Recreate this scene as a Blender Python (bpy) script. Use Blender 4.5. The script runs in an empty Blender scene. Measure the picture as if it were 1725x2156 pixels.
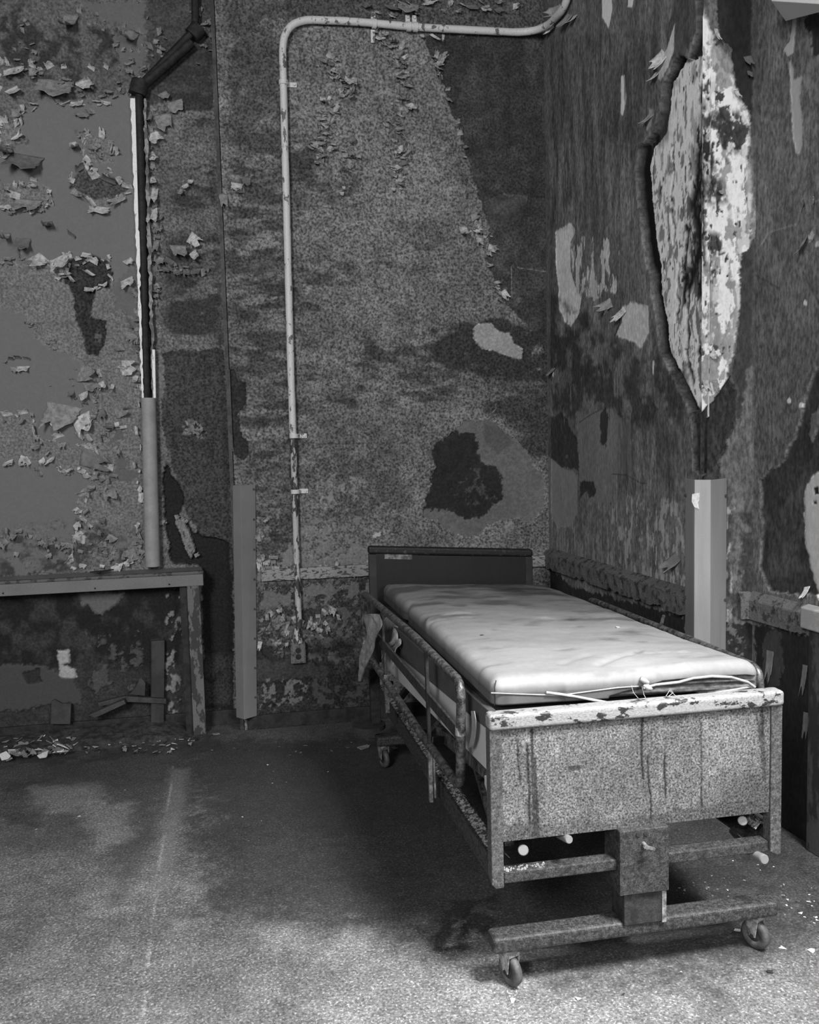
import bpy, math, random
import numpy as np
from mathutils import Vector, Matrix

# ------------------------------------------------------------------ camera
CX, CY, FPX = 862.5, 1078.0, 1900.0
CAM_H = 1.7
YAW, PITCH, ROLL = .1879, .08687, -.02467
scene = bpy.context.scene
COL = scene.collection
fw = np.array([math.sin(YAW)*math.cos(PITCH), math.cos(YAW)*math.cos(PITCH), -math.sin(PITCH)])
rt = np.array([math.cos(YAW), -math.sin(YAW), 0.0]); up = np.cross(rt, fw)
c_, s_ = math.cos(ROLL), math.sin(ROLL)
rt, up = c_*rt + s_*up, -s_*rt + c_*up
ORI = np.array([0, 0, CAM_H])
cam_data = bpy.data.cameras.new('camera'); cam = bpy.data.objects.new('camera', cam_data); COL.objects.link(cam)
cam_data.sensor_fit = 'VERTICAL'; cam_data.sensor_height = 36.0; cam_data.lens = FPX/2156*36.0
cam.matrix_world = Matrix(((rt[0], up[0], -fw[0], 0), (rt[1], up[1], -fw[1], 0), (rt[2], up[2], -fw[2], CAM_H), (0, 0, 0, 1)))
scene.camera = cam

# ------------------------------------------------------------------ world, lights, exposure
w = bpy.data.worlds.new('world'); scene.world = w; w.use_nodes = True
w.node_tree.nodes['Background'].inputs[0].default_value = (1, 1, 1, 1)
w.node_tree.nodes['Background'].inputs[1].default_value = 0.045
scene.view_settings.view_transform = 'Standard'; scene.view_settings.look = 'None'
scene.view_settings.gamma = 1; scene.view_settings.use_curve_mapping = False
scene.view_settings.exposure = 0.0
def area(name, loc, target, sx, sy, power, spread=180):
    l = bpy.data.lights.new(name, 'AREA'); l.shape = 'RECTANGLE'; l.size = sx; l.size_y = sy
    l.energy = power; l.spread = math.radians(spread); l.color = (1, 1, 1)
    o = bpy.data.objects.new(name, l); COL.objects.link(o); o.location = loc
    o.rotation_euler = (Vector(target)-Vector(loc)).to_track_quat('-Z', 'Y').to_euler()
area('window_light_behind', (-2.3, -2.1, 3.7), (0.7, 4.4, 1.7), 1.2, 1.8, 300)
area('fill_light_far_right', (1.9, -2.2, 2.9), (-0.5, 5.2, 1.7), 1.0, 1.4, 84)  # added fill lamp, brings light from the right onto the left wall
area('window_light_right', (1.9, 0.7, 3.9), (1.0, 2.2, 0.1), 0.9, 1.1, 66, 62)

D = 5.233          # the back wall
# ------------------------------------------------------------------ placing helpers (photo pixel -> point of the place)
def ray(x, y): return fw + (x-CX)/FPX*rt - (y-CY)/FPX*up
def pl(x, y, ax, val):
    d = ray(x, y); return ORI + (val-ORI[ax])/d[ax]*d
def vpl(x, y, P0, n):
    d = ray(x, y); return ORI + np.dot(np.array(P0)-ORI, n)/np.dot(d, n)*d

# ------------------------------------------------------------------ numpy noise
def _hash(ix, iy, seed):
    h = (ix.astype(np.int64)*374761393 + iy.astype(np.int64)*668265263 + seed*1442695041) & 0xffffffff
    h = ((h ^ (h >> 13))*1274126177) & 0xffffffff
    return ((h ^ (h >> 16)) & 0xffff)/65535.0
def vnoise(x, y, seed=0):
    x0 = np.floor(x); y0 = np.floor(y); fx = x-x0; fy = y-y0
    fx = fx*fx*(3-2*fx); fy = fy*fy*(3-2*fy)
    a = _hash(x0, y0, seed); b = _hash(x0+1, y0, seed); c = _hash(x0, y0+1, seed); d = _hash(x0+1, y0+1, seed)
    return (a*(1-fx)+b*fx)*(1-fy)+(c*(1-fx)+d*fx)*fy
def fbm(x, y, f, octv=4, seed=0):
    r = 0; a = .5; t = 0
    for o in range(octv):
        r = r + a*vnoise(x*f+17.3*o, y*f-9.1*o, seed+o*13); t += a; a *= .55; f *= 2.03
    return r/t*2-1          # about -1..1
def sstep(a, b, x):
    t = np.clip((x-a)/(b-a), 0, 1); return t*t*(3-2*t)
def lin(v): v = v/255.0; return ((v+.055)/1.055)**2.4 if v > .04045 else v/12.92
KA = 1.6
def alb(v): return min(.86, lin(v)*KA)

# ------------------------------------------------------------------ tagging
def tag(o, label=None, cat=None, group=None, kind=None):
    if label: o['label'] = label
    if cat: o['category'] = cat
    if group: o['group'] = group
    if kind: o['kind'] = kind
    return o
def empty(name, loc, label, cat, group=None):
    o = bpy.data.objects.new(name, None); COL.objects.link(o); o.location = loc; o.empty_display_size = .1
    return tag(o, label, cat, group)
def link(name, me, parent=None, m=None):
    o = bpy.data.objects.new(name, me); COL.objects.link(o)
    if m is not None:
        me.materials.clear(); me.materials.append(m)
    if parent is not None:
        o.parent = parent; wl = Vector((0, 0, 0)); q = parent
        while q is not None: wl += Vector(q.location); q = q.parent
        o.location = -wl
    return o

# ------------------------------------------------------------------ materials
def nodes(m):
    m.use_nodes = True; nt = m.node_tree; return nt, nt.nodes['Principled BSDF']
def mathn(nt, op, a, b=None, c=None, clamp=False):
    n = nt.nodes.new('ShaderNodeMath'); n.operation = op; n.use_clamp = clamp
    for i, v in enumerate((a, b, c)):
        if v is None: continue
        if isinstance(v, (int, float)): n.inputs[i].default_value = v
        else: nt.links.new(v, n.inputs[i])
    return n.outputs[0]
def noise_node(nt, scale, detail=3, stretch=(1, 1, 1), rough=.6, off=0):
    tc = nt.nodes.new('ShaderNodeTexCoord'); mp = nt.nodes.new('ShaderNodeMapping')
    mp.inputs['Scale'].default_value = stretch; mp.inputs['Location'].default_value = (off, off*.7, off*1.3)
    nt.links.new(tc.outputs['Object'], mp.inputs[0])
    n = nt.nodes.new('ShaderNodeTexNoise'); n.inputs['Scale'].default_value = scale; n.inputs['Detail'].default_value = detail
    n.inputs['Roughness'].default_value = rough
    nt.links.new(mp.outputs[0], n.inputs['Vector']); return n.outputs['Fac']
def remap(nt, v, a, b, c, d):
    n = nt.nodes.new('ShaderNodeMapRange'); nt.links.new(v, n.inputs[0])
    for i, x in enumerate((a, b, c, d)): n.inputs[i+1].default_value = x
    return n.outputs[0]
def grey(nt, v):
    n = nt.nodes.new('ShaderNodeCombineColor')
    for i in range(3): nt.links.new(v, n.inputs[i])
    return n.outputs[0]
def bump(nt, b, h, strength, dist):
    n = nt.nodes.new('ShaderNodeBump'); n.inputs['Strength'].default_value = strength; n.inputs['Distance'].default_value = dist
    nt.links.new(h, n.inputs['Height']); nt.links.new(n.outputs[0], b.inputs['Normal']); return n
def wall_mat(name, sc=72, lo=.34, hi=2.0, stretch=(1, 1, 1), rough=.75, bmp=.5, bd=.004, spec=.3, fleck=0.0, fscale=160):
    """grain over the 'alb' value of the surface; 'grit' says how grainy it is"""
    m = bpy.data.materials.new(name); nt, b = nodes(m)
    at = nt.nodes.new('ShaderNodeAttribute'); at.attribute_name = 'alb'
    gr = nt.nodes.new('ShaderNodeAttribute'); gr.attribute_name = 'grit'
    n1 = noise_node(nt, sc, 3, stretch, .65)
    n2 = noise_node(nt, sc*.28, 2, stretch, .6, 3.1)
    f1 = remap(nt, n1, .36, .64, lo, hi); f2 = remap(nt, n2, .3, .7, .75, 1.25)
    f = mathn(nt, 'MULTIPLY', f1, f2)
    if fleck:
        n3 = noise_node(nt, fscale, 1, stretch, .5, 7.7)
        f = mathn(nt, 'ADD', f, remap(nt, n3, .60, .68, 0, fleck))
    f = mathn(nt, 'MULTIPLY_ADD', mathn(nt, 'SUBTRACT', f, 1.0), gr.outputs['Fac'], 1.0)
    v = mathn(nt, 'MULTIPLY', at.outputs['Fac'], f)
    v = mathn(nt, 'MAXIMUM', mathn(nt, 'MINIMUM', v, .88), .004)
    nt.links.new(grey(nt, v), b.inputs['Base Color'])
    b.inputs['Roughness'].default_value = rough; b.inputs['Specular IOR Level'].default_value = spec
    hh = mathn(nt, 'MULTIPLY', n1, mathn(nt, 'ADD', gr.outputs['Fac'], .06))
    bump(nt, b, hh, bmp, bd)
    return m
def mat(name, v, v2=None, sc=30, thr=.5, soft=.08, fine=.25, fsc=220, rough=.6, metal=0, bmp=.25, stretch=(1, 1, 1), spec=.4):
    """two greys v / v2 split by a noise threshold, with fine grain"""
    m = bpy.data.materials.new(name); nt, b = nodes(m)
    v2 = v if v2 is None else v2
    n1 = noise_node(nt, sc, 4, stretch, .65)
    k = remap(nt, n1, thr-soft, thr+soft, alb(v), alb(v2))
    n2 = noise_node(nt, fsc, 2, stretch, .6, 2.2)
    f = remap(nt, n2, .3, .7, 1-fine, 1+fine)
    nt.links.new(grey(nt, mathn(nt, 'MULTIPLY', k, f)), b.inputs['Base Color'])
    b.inputs['Roughness'].default_value = rough; b.inputs['Metallic'].default_value = metal
    b.inputs['Specular IOR Level'].default_value = spec
    bump(nt, b, mathn(nt, 'ADD', n1, mathn(nt, 'MULTIPLY', n2, .4)), bmp, .003)
    return m

# ------------------------------------------------------------------ mesh builder
class MB:
    def __init__(s): s.v = []; s.f = []; s.sm = []
    def add(s, vs, fs, smooth=False):
        o = len(s.v); s.v += [tuple(map(float, p)) for p in vs]
        for f in fs: s.f.append(tuple(i+o for i in f)); s.sm.append(smooth)
        return s
    def box(s, a, b, rot=0, piv=None):
        x0, y0, z0 = a; x1, y1, z1 = b
        vs = [(x, y, z) for z in (z0, z1) for y in (y0, y1) for x in (x0, x1)]
        return s.add(vs, [(0, 2, 3, 1), (4, 5, 7, 6), (0, 1, 5, 4), (2, 6, 7, 3), (0, 4, 6, 2), (1, 3, 7, 5)])
    def hexa(s, lower, upper):      # two quads
        return s.add(list(lower)+list(upper), [(3, 2, 1, 0), (4, 5, 6, 7), (0, 1, 5, 4), (1, 2, 6, 5), (2, 3, 7, 6), (3, 0, 4, 7)])
    def bar(s, p, q, w, h, upv=(0, 0, 1)):   # rectangular bar p->q, w sideways, h along up
        p = Vector(p); q = Vector(q); d = (q-p).normalized(); sd = d.cross(Vector(upv)).normalized(); u2 = sd.cross(d)
        A = [p+sd*w/2*i+u2*h/2*j for i, j in ((-1, -1), (1, -1), (1, 1), (-1, 1))]
        B = [x+(q-p) for x in A]
        return s.add(A+B, [(3, 2, 1, 0), (4, 5, 6, 7), (0, 1, 5, 4), (1, 2, 6, 5), (2, 3, 7, 6), (3, 0, 4, 7)])
    def prism(s, base, top):        # matching rings
        n = len(base)
        return s.add(list(base)+list(top), [tuple(reversed(range(n))), tuple(range(n, 2*n))]+[(i, (i+1) % n, (i+1) % n+n, i+n) for i in range(n)])
    def tube(s, pts, r, seg=14, closed=False, cap=True, wob=0, seed=0):
        pts = [Vector(p) for p in pts]; n = len(pts); rr = r if hasattr(r, '__len__') else [r]*n
        rnd = random.Random(seed); rings = []; ref = None
        for i, p in enumerate(pts):
            a = pts[(i-1) % n] if (closed or i > 0) else p; b = pts[(i+1) % n] if (closed or i < n-1) else p
            t = (b-a).normalized()
            if ref is None: ref = Vector((0, 0, 1)) if abs(t.z) < .9 else Vector((1, 0, 0))
            u = (ref-t*ref.dot(t)).normalized(); ref = u; v = t.cross(u)
            rings.append([p+(u*math.cos(2*math.pi*k/seg)+v*math.sin(2*math.pi*k/seg))*rr[i]*(1+wob*rnd.uniform(-1, 1)) for k in range(seg)])
        vs = [q for g in rings for q in g]; fs = []
        for i in range(n if closed else n-1):
            j = (i+1) % n
            for k in range(seg):
                k2 = (k+1) % seg; fs.append((i*seg+k, i*seg+k2, j*seg+k2, j*seg+k))
        s.add(vs, fs, True)
        if cap and not closed:
            s.add(rings[0], [tuple(reversed(range(seg)))]); s.add(rings[-1], [tuple(range(seg))])
        return s
    def build(s, name, m, parent=None, bevel=0, seg=2, label=None):
        me = bpy.data.meshes.new(name); me.from_pydata(s.v, [], s.f); me.update()
        me.polygons.foreach_set('use_smooth', s.sm)
        o = link(name, me, parent, m)
        if bevel:
            b = o.modifiers.new('bevel', 'BEVEL'); b.width = bevel; b.segments = seg; b.limit_method = 'ANGLE'
        if label: o['label'] = label
        return o
def fillet(pts, r, n=6):
    """round the corners of a polyline"""
    P = [Vector(p) for p in pts]; out = [P[0]]
    for i in range(1, len(P)-1):
        a, b, c = P[i-1], P[i], P[i+1]; d1 = (a-b); d2 = (c-b); k = min(r, d1.length*.49, d2.length*.49)
        s0 = b+d1.normalized()*k; s1 = b+d2.normalized()*k
        for t in range(n+1):
            t /= n; out.append(s0*(1-t)**2+b*2*t*(1-t)+s1*t*t)
    out.append(P[-1]); return out

# ------------------------------------------------------------------ relief surfaces: walls, floor, boards
class Patch:
    """a finely meshed plane: O + s*U + t*V, relief along N; wear and some painted light and shade are laid on it in metres"""
    def __init__(s, O, U, V, N, s0, s1, t0, t1, res, base, grit=1.0, seed=0):
        s.O, s.U, s.V, s.N = [np.array(a, float) for a in (O, U, V, N)]
        s.nx = int((s1-s0)/res)+1; s.ny = int((t1-t0)/res)+1; s.res = res
        sx = np.linspace(s0, s1, s.nx); ty = np.linspace(t0, t1, s.ny)
        s.S, s.T = [a.ravel() for a in np.meshgrid(sx, ty)]
        s.a = np.full(s.S.shape, alb(base)); s.h = np.zeros(s.S.shape); s.g = np.full(s.S.shape, float(grit))
        s.seed = seed
        s.w1 = fbm(s.S, s.T, 9, 5, seed+1); s.w2 = fbm(s.S, s.T, 38, 3, seed+2); s.w3 = fbm(s.S, s.T, 90, 2, seed+4); s.jag = .9*s.w1+.75*s.w2+.45*s.w3
        s.n3 = fbm(s.S, s.T, 4, 5, seed+3)
    def loc(s, x, y):
        P = vpl(x, y, s.O, s.N)-s.O; return np.dot(P, s.U), np.dot(P, s.V)
    def pt(s, x, y, out=0): return Vector(vpl(x, y, s.O, s.N)+s.N*out)
    def poly2(s, pts): return np.array([s.loc(*p) for p in pts])
    def sd(s, P, idx):
        x = s.S[idx]; y = s.T[idx]; d2 = np.full(x.shape, 1e9); ins = np.zeros(x.shape, bool)
        for i in range(len(P)):
            a = P[i]; b = P[(i+1) % len(P)]; e = b-a; L = e@e
            if L < 1e-12: continue
            u = np.clip(((x-a[0])*e[0]+(y-a[1])*e[1])/L, 0, 1)
            d2 = np.minimum(d2, (x-a[0]-u*e[0])**2+(y-a[1]-u*e[1])**2)
            if a[1] != b[1]:
                ins ^= ((a[1] > y) != (b[1] > y)) & (x < (b[0]-a[0])*(y-a[1])/(b[1]-a[1])+a[0])
        return np.where(ins, 1, -1)*np.sqrt(d2)
    def area(s, px, v=None, depth=None, amp=.012, soft=.003, op=1.0, grit=None, rim=None, rimw=.004,
             cover=None, cs=25, st=(1, 1), vary=.0, raw=False, add=0, cseed=0):
        P = np.array(px, float) if raw else s.poly2(px)
        amp = amp*(2.3 if amp < .013 and amp > .0012 else 1.3)
        m = max(amp*2, soft*2, rimw*3)+.01
        idx = np.nonzero((s.S > P[:, 0].min()-m) & (s.S < P[:, 0].max()+m) & (s.T > P[:, 1].min()-m) & (s.T < P[:, 1].max()+m))[0]
        if not len(idx): return
        d = s.sd(P, idx)+amp*s.jag[idx]
        k = sstep(-soft, soft, d)
        if cover is not None:
            n = fbm(s.S[idx]*st[0], s.T[idx]*st[1], cs, 4, s.seed+31+cseed)
            th = (1-2*cover)*.45
            k = k*sstep(th-.04, th+.04, n-.25*(1-sstep(0, max(.03, amp*3), d)))
            # the rim of what is left or lost follows the chips
        if rim is not None:
            if cover is None: rk = np.exp(-((d)/rimw)**2)
            else: rk = np.exp(-((n-th)/.03)**2)*sstep(0, .02, d)
            s.a[idx] = s.a[idx]*(1-rk*.8)+alb(rim)*rk*.8
        if v is not None:
            val = alb(v)*(1+vary*s.n3[idx]+vary*.6*s.w2[idx])
            s.a[idx] = s.a[idx]*(1-k*op)+val*k*op
        if depth is not None:
            if add: s.h[idx] += k*depth
            else: s.h[idx] = s.h[idx]*(1-k)+depth*k
        if grit is not None: s.g[idx] = s.g[idx]*(1-k*op)+grit*k*op
    def mottle(s, lo, hi, f=6, st=(1, 1), seed=50, op=1, thr=None):
        n = fbm(s.S*st[0], s.T*st[1], f, 5, s.seed+seed); s.a *= (1-op)+op*(lo+(hi-lo)*sstep(-.45, .45, n))
    def smear(s, px, v, f=10, st=(.4, 1.6), cover=.5, amp=.05, soft=.05, op=.8, seed=0):
        """soft-edged mould and painted shade: noise streaks inside a loose outline"""
        P = s.poly2(px); m = .12
        idx = np.nonzero((s.S > P[:, 0].min()-m) & (s.S < P[:, 0].max()+m) & (s.T > P[:, 1].min()-m) & (s.T < P[:, 1].max()+m))[0]
        if not len(idx): return
        d = s.sd(P, idx)+amp*s.w1[idx]; n = fbm(s.S[idx]*st[0], s.T[idx]*st[1], f, 5, s.seed+71+seed); th = (1-2*cover)*.45
        k = sstep(-soft, soft, d)*sstep(th-.22, th+.22, n)*op
        s.a[idx] = s.a[idx]*(1-k)+alb(v)*k
    def line(s, px, wdt, v=None, depth=None, op=1.0, wig=.006, raw=False):
        P = np.array(px, float) if raw else s.poly2(px); m = wdt*3+wig*3
        idx = np.nonzero((s.S > P[:, 0].min()-m) & (s.S < P[:, 0].max()+m) & (s.T > P[:, 1].min()-m) & (s.T < P[:, 1].max()+m))[0]
        if not len(idx): return
        x = s.S[idx]+wig*s.w1[idx]*2+wig*s.w2[idx]*.5; y = s.T[idx]+wig*s.n3[idx]*2+wig*s.w2[idx]*.7; d2 = np.full(x.shape, 1e9)
        for a, b in zip(P[:-1], P[1:]):
            e = b-a; u = np.clip(((x-a[0])*e[0]+(y-a[1])*e[1])/(e@e+1e-12), 0, 1)
            d2 = np.minimum(d2, (x-a[0]-u*e[0])**2+(y-a[1]-u*e[1])**2)
        k = np.exp(-d2/wdt**2)*op
        if v is not None: s.a[idx] = s.a[idx]*(1-k)+alb(v)*k
        if depth is not None: s.h[idx] += k*depth
    def build(s, name, m, parent=None, kind=None):
        P = s.O[None]+s.S[:, None]*s.U+s.T[:, None]*s.V+s.h[:, None]*s.N
        me = bpy.data.meshes.new(name); nx, ny = s.nx, s.ny
        me.vertices.add(nx*ny); me.vertices.foreach_set('co', P.astype(np.float32).ravel())
        i = (np.arange(ny-1)[:, None]*nx+np.arange(nx-1)[None]).ravel()
        flip = np.dot(np.cross(s.U, s.V), s.N) < 0
        q = np.stack([i, i+1, i+nx+1, i+nx] if not flip else [i, i+nx, i+nx+1, i+1], 1)
        me.loops.add(q.size); me.loops.foreach_set('vertex_index', q.ravel().astype(np.int32))
        me.polygons.add(len(q)); me.polygons.foreach_set('loop_start', (np.arange(len(q))*4).astype(np.int32))
        me.update(calc_edges=True); me.validate()
        for nm, arr in (('alb', s.a), ('grit', s.g)):
            at = me.attributes.new(nm, 'FLOAT', 'POINT'); at.data.foreach_set('value', arr.astype(np.float32))
        me.polygons.foreach_set('use_smooth', np.ones(len(q), bool))
        o = link(name, me, parent, m)
        if kind: o['kind'] = kind
        return o

M_WALL = wall_mat('damp_plaster_wall')
M_WALLR = wall_mat('streaked_plaster_wall', sc=72, lo=.5, hi=1.7, stretch=(1, 1, .45))
M_FLOOR = wall_mat('worn_speckled_floor', sc=105, lo=.42, hi=1.6, rough=.7, bmp=.2, bd=.002, fleck=1.5, fscale=120)
M_PANEL = wall_mat('speckled_board', sc=150, lo=.25, hi=1.95, rough=.6, bmp=.5, bd=.002, fleck=1.0, fscale=210)
M_CURLM = mat('paint_underside_grey', 128, 92, sc=40, thr=.52, soft=.15, fine=.12, rough=.75, bmp=.1)
M_CURL = mat('paint_underside', 178, 120, sc=40, thr=.52, soft=.15, fine=.12, rough=.75, bmp=.1)
M_CURLD = mat('paint_face', 104, 84, sc=30, soft=.15, fine=.15, rough=.6, bmp=.1)

# ================================================================== WALLS
XE = 1.965; YE = 3.575        # outer corner of the right wall, under the right guard
AX = 1.862
# ---- main stretch of the back wall
X0 = -0.02
wb = Patch((0, D, 0), (1, 0, 0), (0, 0, 1), (0, -1, 0), X0, AX+.01, 0, 4.35, .0055, 82, 1.0, 1)
wb.mottle(.82, 1.18, 3.5, (1, 1.6), 50)
wb.smear([(480, 0), (640, 0), (600, 60), (590, 300), (480, 300)], 48, 9, (.8, 1.2), .7)
for q in ([(480, 275), (605, 285), (600, 435), (480, 420)], [(480, 470), (590, 470), (605, 570), (500, 575)], [(490, 600), (640, 590), (650, 700), (480, 770)],
          [(600, 370), (740, 380), (720, 430), (600, 430)], [(480, 790), (530, 700), (610, 700), (620, 800)], [(600, 250), (700, 300), (660, 400), (600, 400)]):
    wb.smear(q, 44, 11, (.5, 2.2), .55)
wb.smear([(620, 690), (800, 700), (900, 760), (850, 900), (700, 860)], 62, 9, (1, 1), .5)
wb.smear([(540, 820), (640, 820), (660, 1020), (520, 1000)], 58, 9, (.6, 1.6), .5)
wb.smear([(640, 880), (860, 900), (860, 1120), (660, 1090)], 60, 8, (1, 1), .42, seed=4)
wb.smear([(545, 1060), (620, 1060), (640, 1190), (540, 1190)], 46, 14, (1, 1), .5)
wb.area([(600, -40), (1152, -40), (1152, 62), (900, 60), (600, 40)], 48, None, .02, .02, .75, vary=.3)
DK = [(888, 76), (915, 130), (940, 200), (960, 262), (985, 330), (1000, 390), (1012, 430), (1030, 480), (1026, 540), (1040, 590), (1062, 632), (1100, 680), (1135, 716), (1160, 735), (1165, 68)]
wb.area(DK, 43, -.002, .009, .002, 1, .8, rim=92, rimw=.005, vary=.25)
wb.area([(1100, 68), (1160, 70), (1160, 130), (1120, 100)], 62, None, .01, .01, .6)
wb.area([(1021, 425), (1060, 408), (1110, 411), (1103, 445), (1082, 470), (1040, 479), (1026, 455)], 60, .001, .006, .002, 1, .5, rim=100, rimw=.003, vary=.3)
wb.area([(1028, 480), (1082, 474), (1090, 560), (1095, 640), (1050, 560)], 54, None, .01, .004, .8, .8)
wb.area([(1010, 440), (1045, 520), (1085, 600), (1110, 660), (1060, 640), (1030, 560)], 74, .001, .015, .002, .8, .5, cover=.4, cs=30)
for q in ([(895, 738), (930, 705), (975, 690), (1010, 672), (1060, 668), (1100, 680), (1155, 705), (1155, 800), (1060, 800), (1000, 785), (930, 772)],):
    wb.smear(q, 37, 9, (.8, 1.4), .8, .03, .02, 1)
    wb.smear(q, 40, 18, (1, 1), .6, .05, .02, .9, seed=2)
wb.smear([(1020, 830), (1080, 820), (1160, 800), (1160, 1000), (1110, 960), (1060, 880), (1020, 870)], 42, 9, (.8, 1.4), .75, .03, .03, .9)
wb.smear([(870, 780), (1060, 790), (1150, 830), (1050, 860), (900, 850)], 58, 9, (.8, 1.8), .5)
wb.area([(996, 690), (1010, 680), (1033, 682), (1048, 700), (1072, 702), (1082, 722), (1100, 735), (1097, 757), (1070, 750), (1040, 737), (1020, 730), (998, 712)], 118, .0015, .005, .0015, 1, .25, rim=135, vary=.15)
wb.area([(1005, 700), (1030, 702), (1030, 718), (1010, 715)], 70, None, .008, .003, .8)
H1 = [(985, 883), (1000, 890), (1035, 880), (1055, 905), (1088, 925), (1108, 950), (1125, 982), (1146, 995), (1148, 1055), (1135, 1080), (1120, 1105), (1100, 1090), (1050, 1097), (1022, 1108), (1014, 1125), (980, 1131), (940, 1118), (922, 1098), (892, 1090), (890, 1070), (905, 1025), (920, 985), (906, 962), (912, 930), (955, 910)]
wb.area(H1, 84, -.008, .006, .002, 1, .25, rim=112, rimw=.003, vary=.22)
wb.area([(912, 935), (950, 910), (1000, 915), (1018, 975), (1052, 990), (1062, 1045), (1010, 1090), (980, 1088), (950, 1080), (893, 1075), (905, 1020), (918, 985)], 30, -.011, .012, .004, 1, .5, vary=.3)
wb.area([(960, 985), (1010, 980), (1040, 1020), (1050, 1060), (990, 1070), (950, 1040)], 62, None, .02, .004, .7, .5, cover=.4, cs=40)
wb.area([(1020, 890), (1060, 900), (1080, 930), (1050, 950), (1020, 930)], 62, None, .02, .006, .6)
wb.area([(1050, 1100), (1080, 1095), (1085, 1120), (1060, 1130)], 108, .001, .006, .002, 1, .3, cover=.6, cs=50)
wb.area([(480, 782), (492, 776), (500, 800), (518, 808), (517, 850), (500, 872), (502, 900), (510, 920), (522, 930), (526, 955), (514, 968), (495, 955), (486, 900), (478, 850)], 26, -.02, .005, .003, 1, .8, rim=66, rimw=.003, vary=.4)
wb.smear(DK, 30, 14, (1, 1), .45, .02, .02, .6, seed=90)
wb.smear(DK, 62, 9, (1, 1), .3, .02, .02, .5, seed=93)
# pale chips
def chips(P, quad, v, cover, cs=45, st=(1, 1), seed=0, depth=.0012, rim=None, amp=.02):
    P.area(quad, v, depth, amp, .01, 1, .25, rim=rim, cover=cover, cs=cs, st=st, cseed=seed, vary=.1)
chips(wb, [(630, 1080), (780, 1080), (785, 1205), (540, 1215), (545, 1150), (600, 1140)], 100, .42, 28)
wb.smear([(900, 690), (1010, 672), (1155, 705), (1155, 800), (1000, 785)], 36, 22, (1, 1), .5, .05, .02, .9, seed=9)
wb.area([(996, 690), (1010, 680), (1033, 682), (1048, 700), (1072, 702), (1082, 722), (1100, 735), (1097, 757), (1070, 750), (1040, 737), (1020, 730), (998, 712)], 122, .0015, .005, .0015, 1, .25, rim=135, vary=.15)
chips(wb, [(540, 1175), (780, 1150), (780, 1200), (540, 1215)], 98, .6, 26, seed=5)
chips(wb, [(690, 930), (775, 1020), (775, 1080), (640, 1080), (690, 1000)], 108, .27, 36, seed=3)
chips(wb, [(540, 1060), (600, 1060), (600, 1120), (540, 1120)], 105, .22, 50, seed=6)
wb.area([(801, 1128), (803, 1120), (792, 1122), (783, 1128), (786, 1133)], 150, .001, .001, .001, 1, .1)
# below the rail
wb.area([(540, 1232), (790, 1215), (790, 1520), (540, 1545)], 44, None, .02, .02, 1, 1, vary=.35)
chips(wb, [(545, 1232), (790, 1215), (790, 1262), (545, 1285)], 88, .62, 20, seed=8, rim=104)
chips(wb, [(545, 1270), (790, 1250), (790, 1400), (545, 1420)], 76, .42, 34, seed=9, rim=92)
chips(wb, [(545, 1290), (640, 1280), (640, 1340), (545, 1350)], 100, .42, 55, seed=11)
chips(wb, [(570, 1340), (605, 1340), (600, 1380), (575, 1370)], 125, .4, 60, seed=12)
wb.smear([(540, 1360), (790, 1350), (790, 1520), (540, 1530)], 26, 10, (.7, 1.5), .62, .03, .03, .9)
wb.area([(541, 1392), (612, 1390), (700, 1405), (690, 1425), (541, 1432)], 50, .001, .01, .003, .8, .3, vary=.2)
chips(wb, [(543, 1430), (650, 1425), (660, 1470), (600, 1500), (543, 1500)], 88, .42, 38, seed=14)
chips(wb, [(650, 1430), (790, 1415), (790, 1480), (660, 1490)], 58, .4, 30, seed=15)
for ln in ([(620, 441), (720, 438), (760, 425), (885, 420)], [(650, 572), (700, 560), (770, 545), (860, 530), (965, 500)], [(615, 930), (680, 935), (760, 936)], [(640, 770), (760, 800), (860, 790), (1000, 800)], [(925, 617), (960, 600), (1010, 600)], [(560, 1020), (600, 1035), (620, 1040)]):
    wb.line(ln, .004, 32, -.001, .7)
for ln in ([(1090, 563), (1150, 572)], [(1078, 560), (1078, 630)], [(1042, 830), (1045, 860), (1036, 870)], [(878, 730), (880, 750), (865, 752)], [(989, 860), (990, 882)], [(905, 955), (895, 965), (885, 972)]):
    wb.line(ln, .0022, 100, .0005, .8, .002)
wb.smear([(640, 540), (880, 520), (940, 500), (900, 560), (660, 600)], 52, 14, (.4, 2.4), .45)
for k, q in enumerate(([(480, 430), (620, 430), (620, 900), (480, 900)], [(620, 330), (760, 330), (740, 470), (620, 470)], [(620, 560), (760, 540), (740, 640), (620, 650)], [(640, 700), (960, 720), (960, 860), (640, 860)], [(480, 900), (620, 900), (620, 1150), (545, 1150)])):
    wb.smear(q, 38, 15, (.6, 2.0), .40, .06, .04, .8, seed=k+40)
wb.smear([(640, 60), (880, 80), (950, 400), (900, 640), (860, 860), (660, 960)], 104, 8, (1, 1), .45, .08, .08, .35, seed=60)
wall_back = wb.build('wall_back', M_WALL, kind='structure')

# ---- the set-back stretch of the back wall on the left (alcove)
YL = D+.14
wl = Patch((0, YL, 0), (1, 0, 0), (0, 0, 1), (0, -1, 0), -1.75, X0+.02, 0, 4.35, .006, 78, .85, 20)
wl.mottle(.8, 1.2, 4, (1, 1.5), 50)
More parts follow.
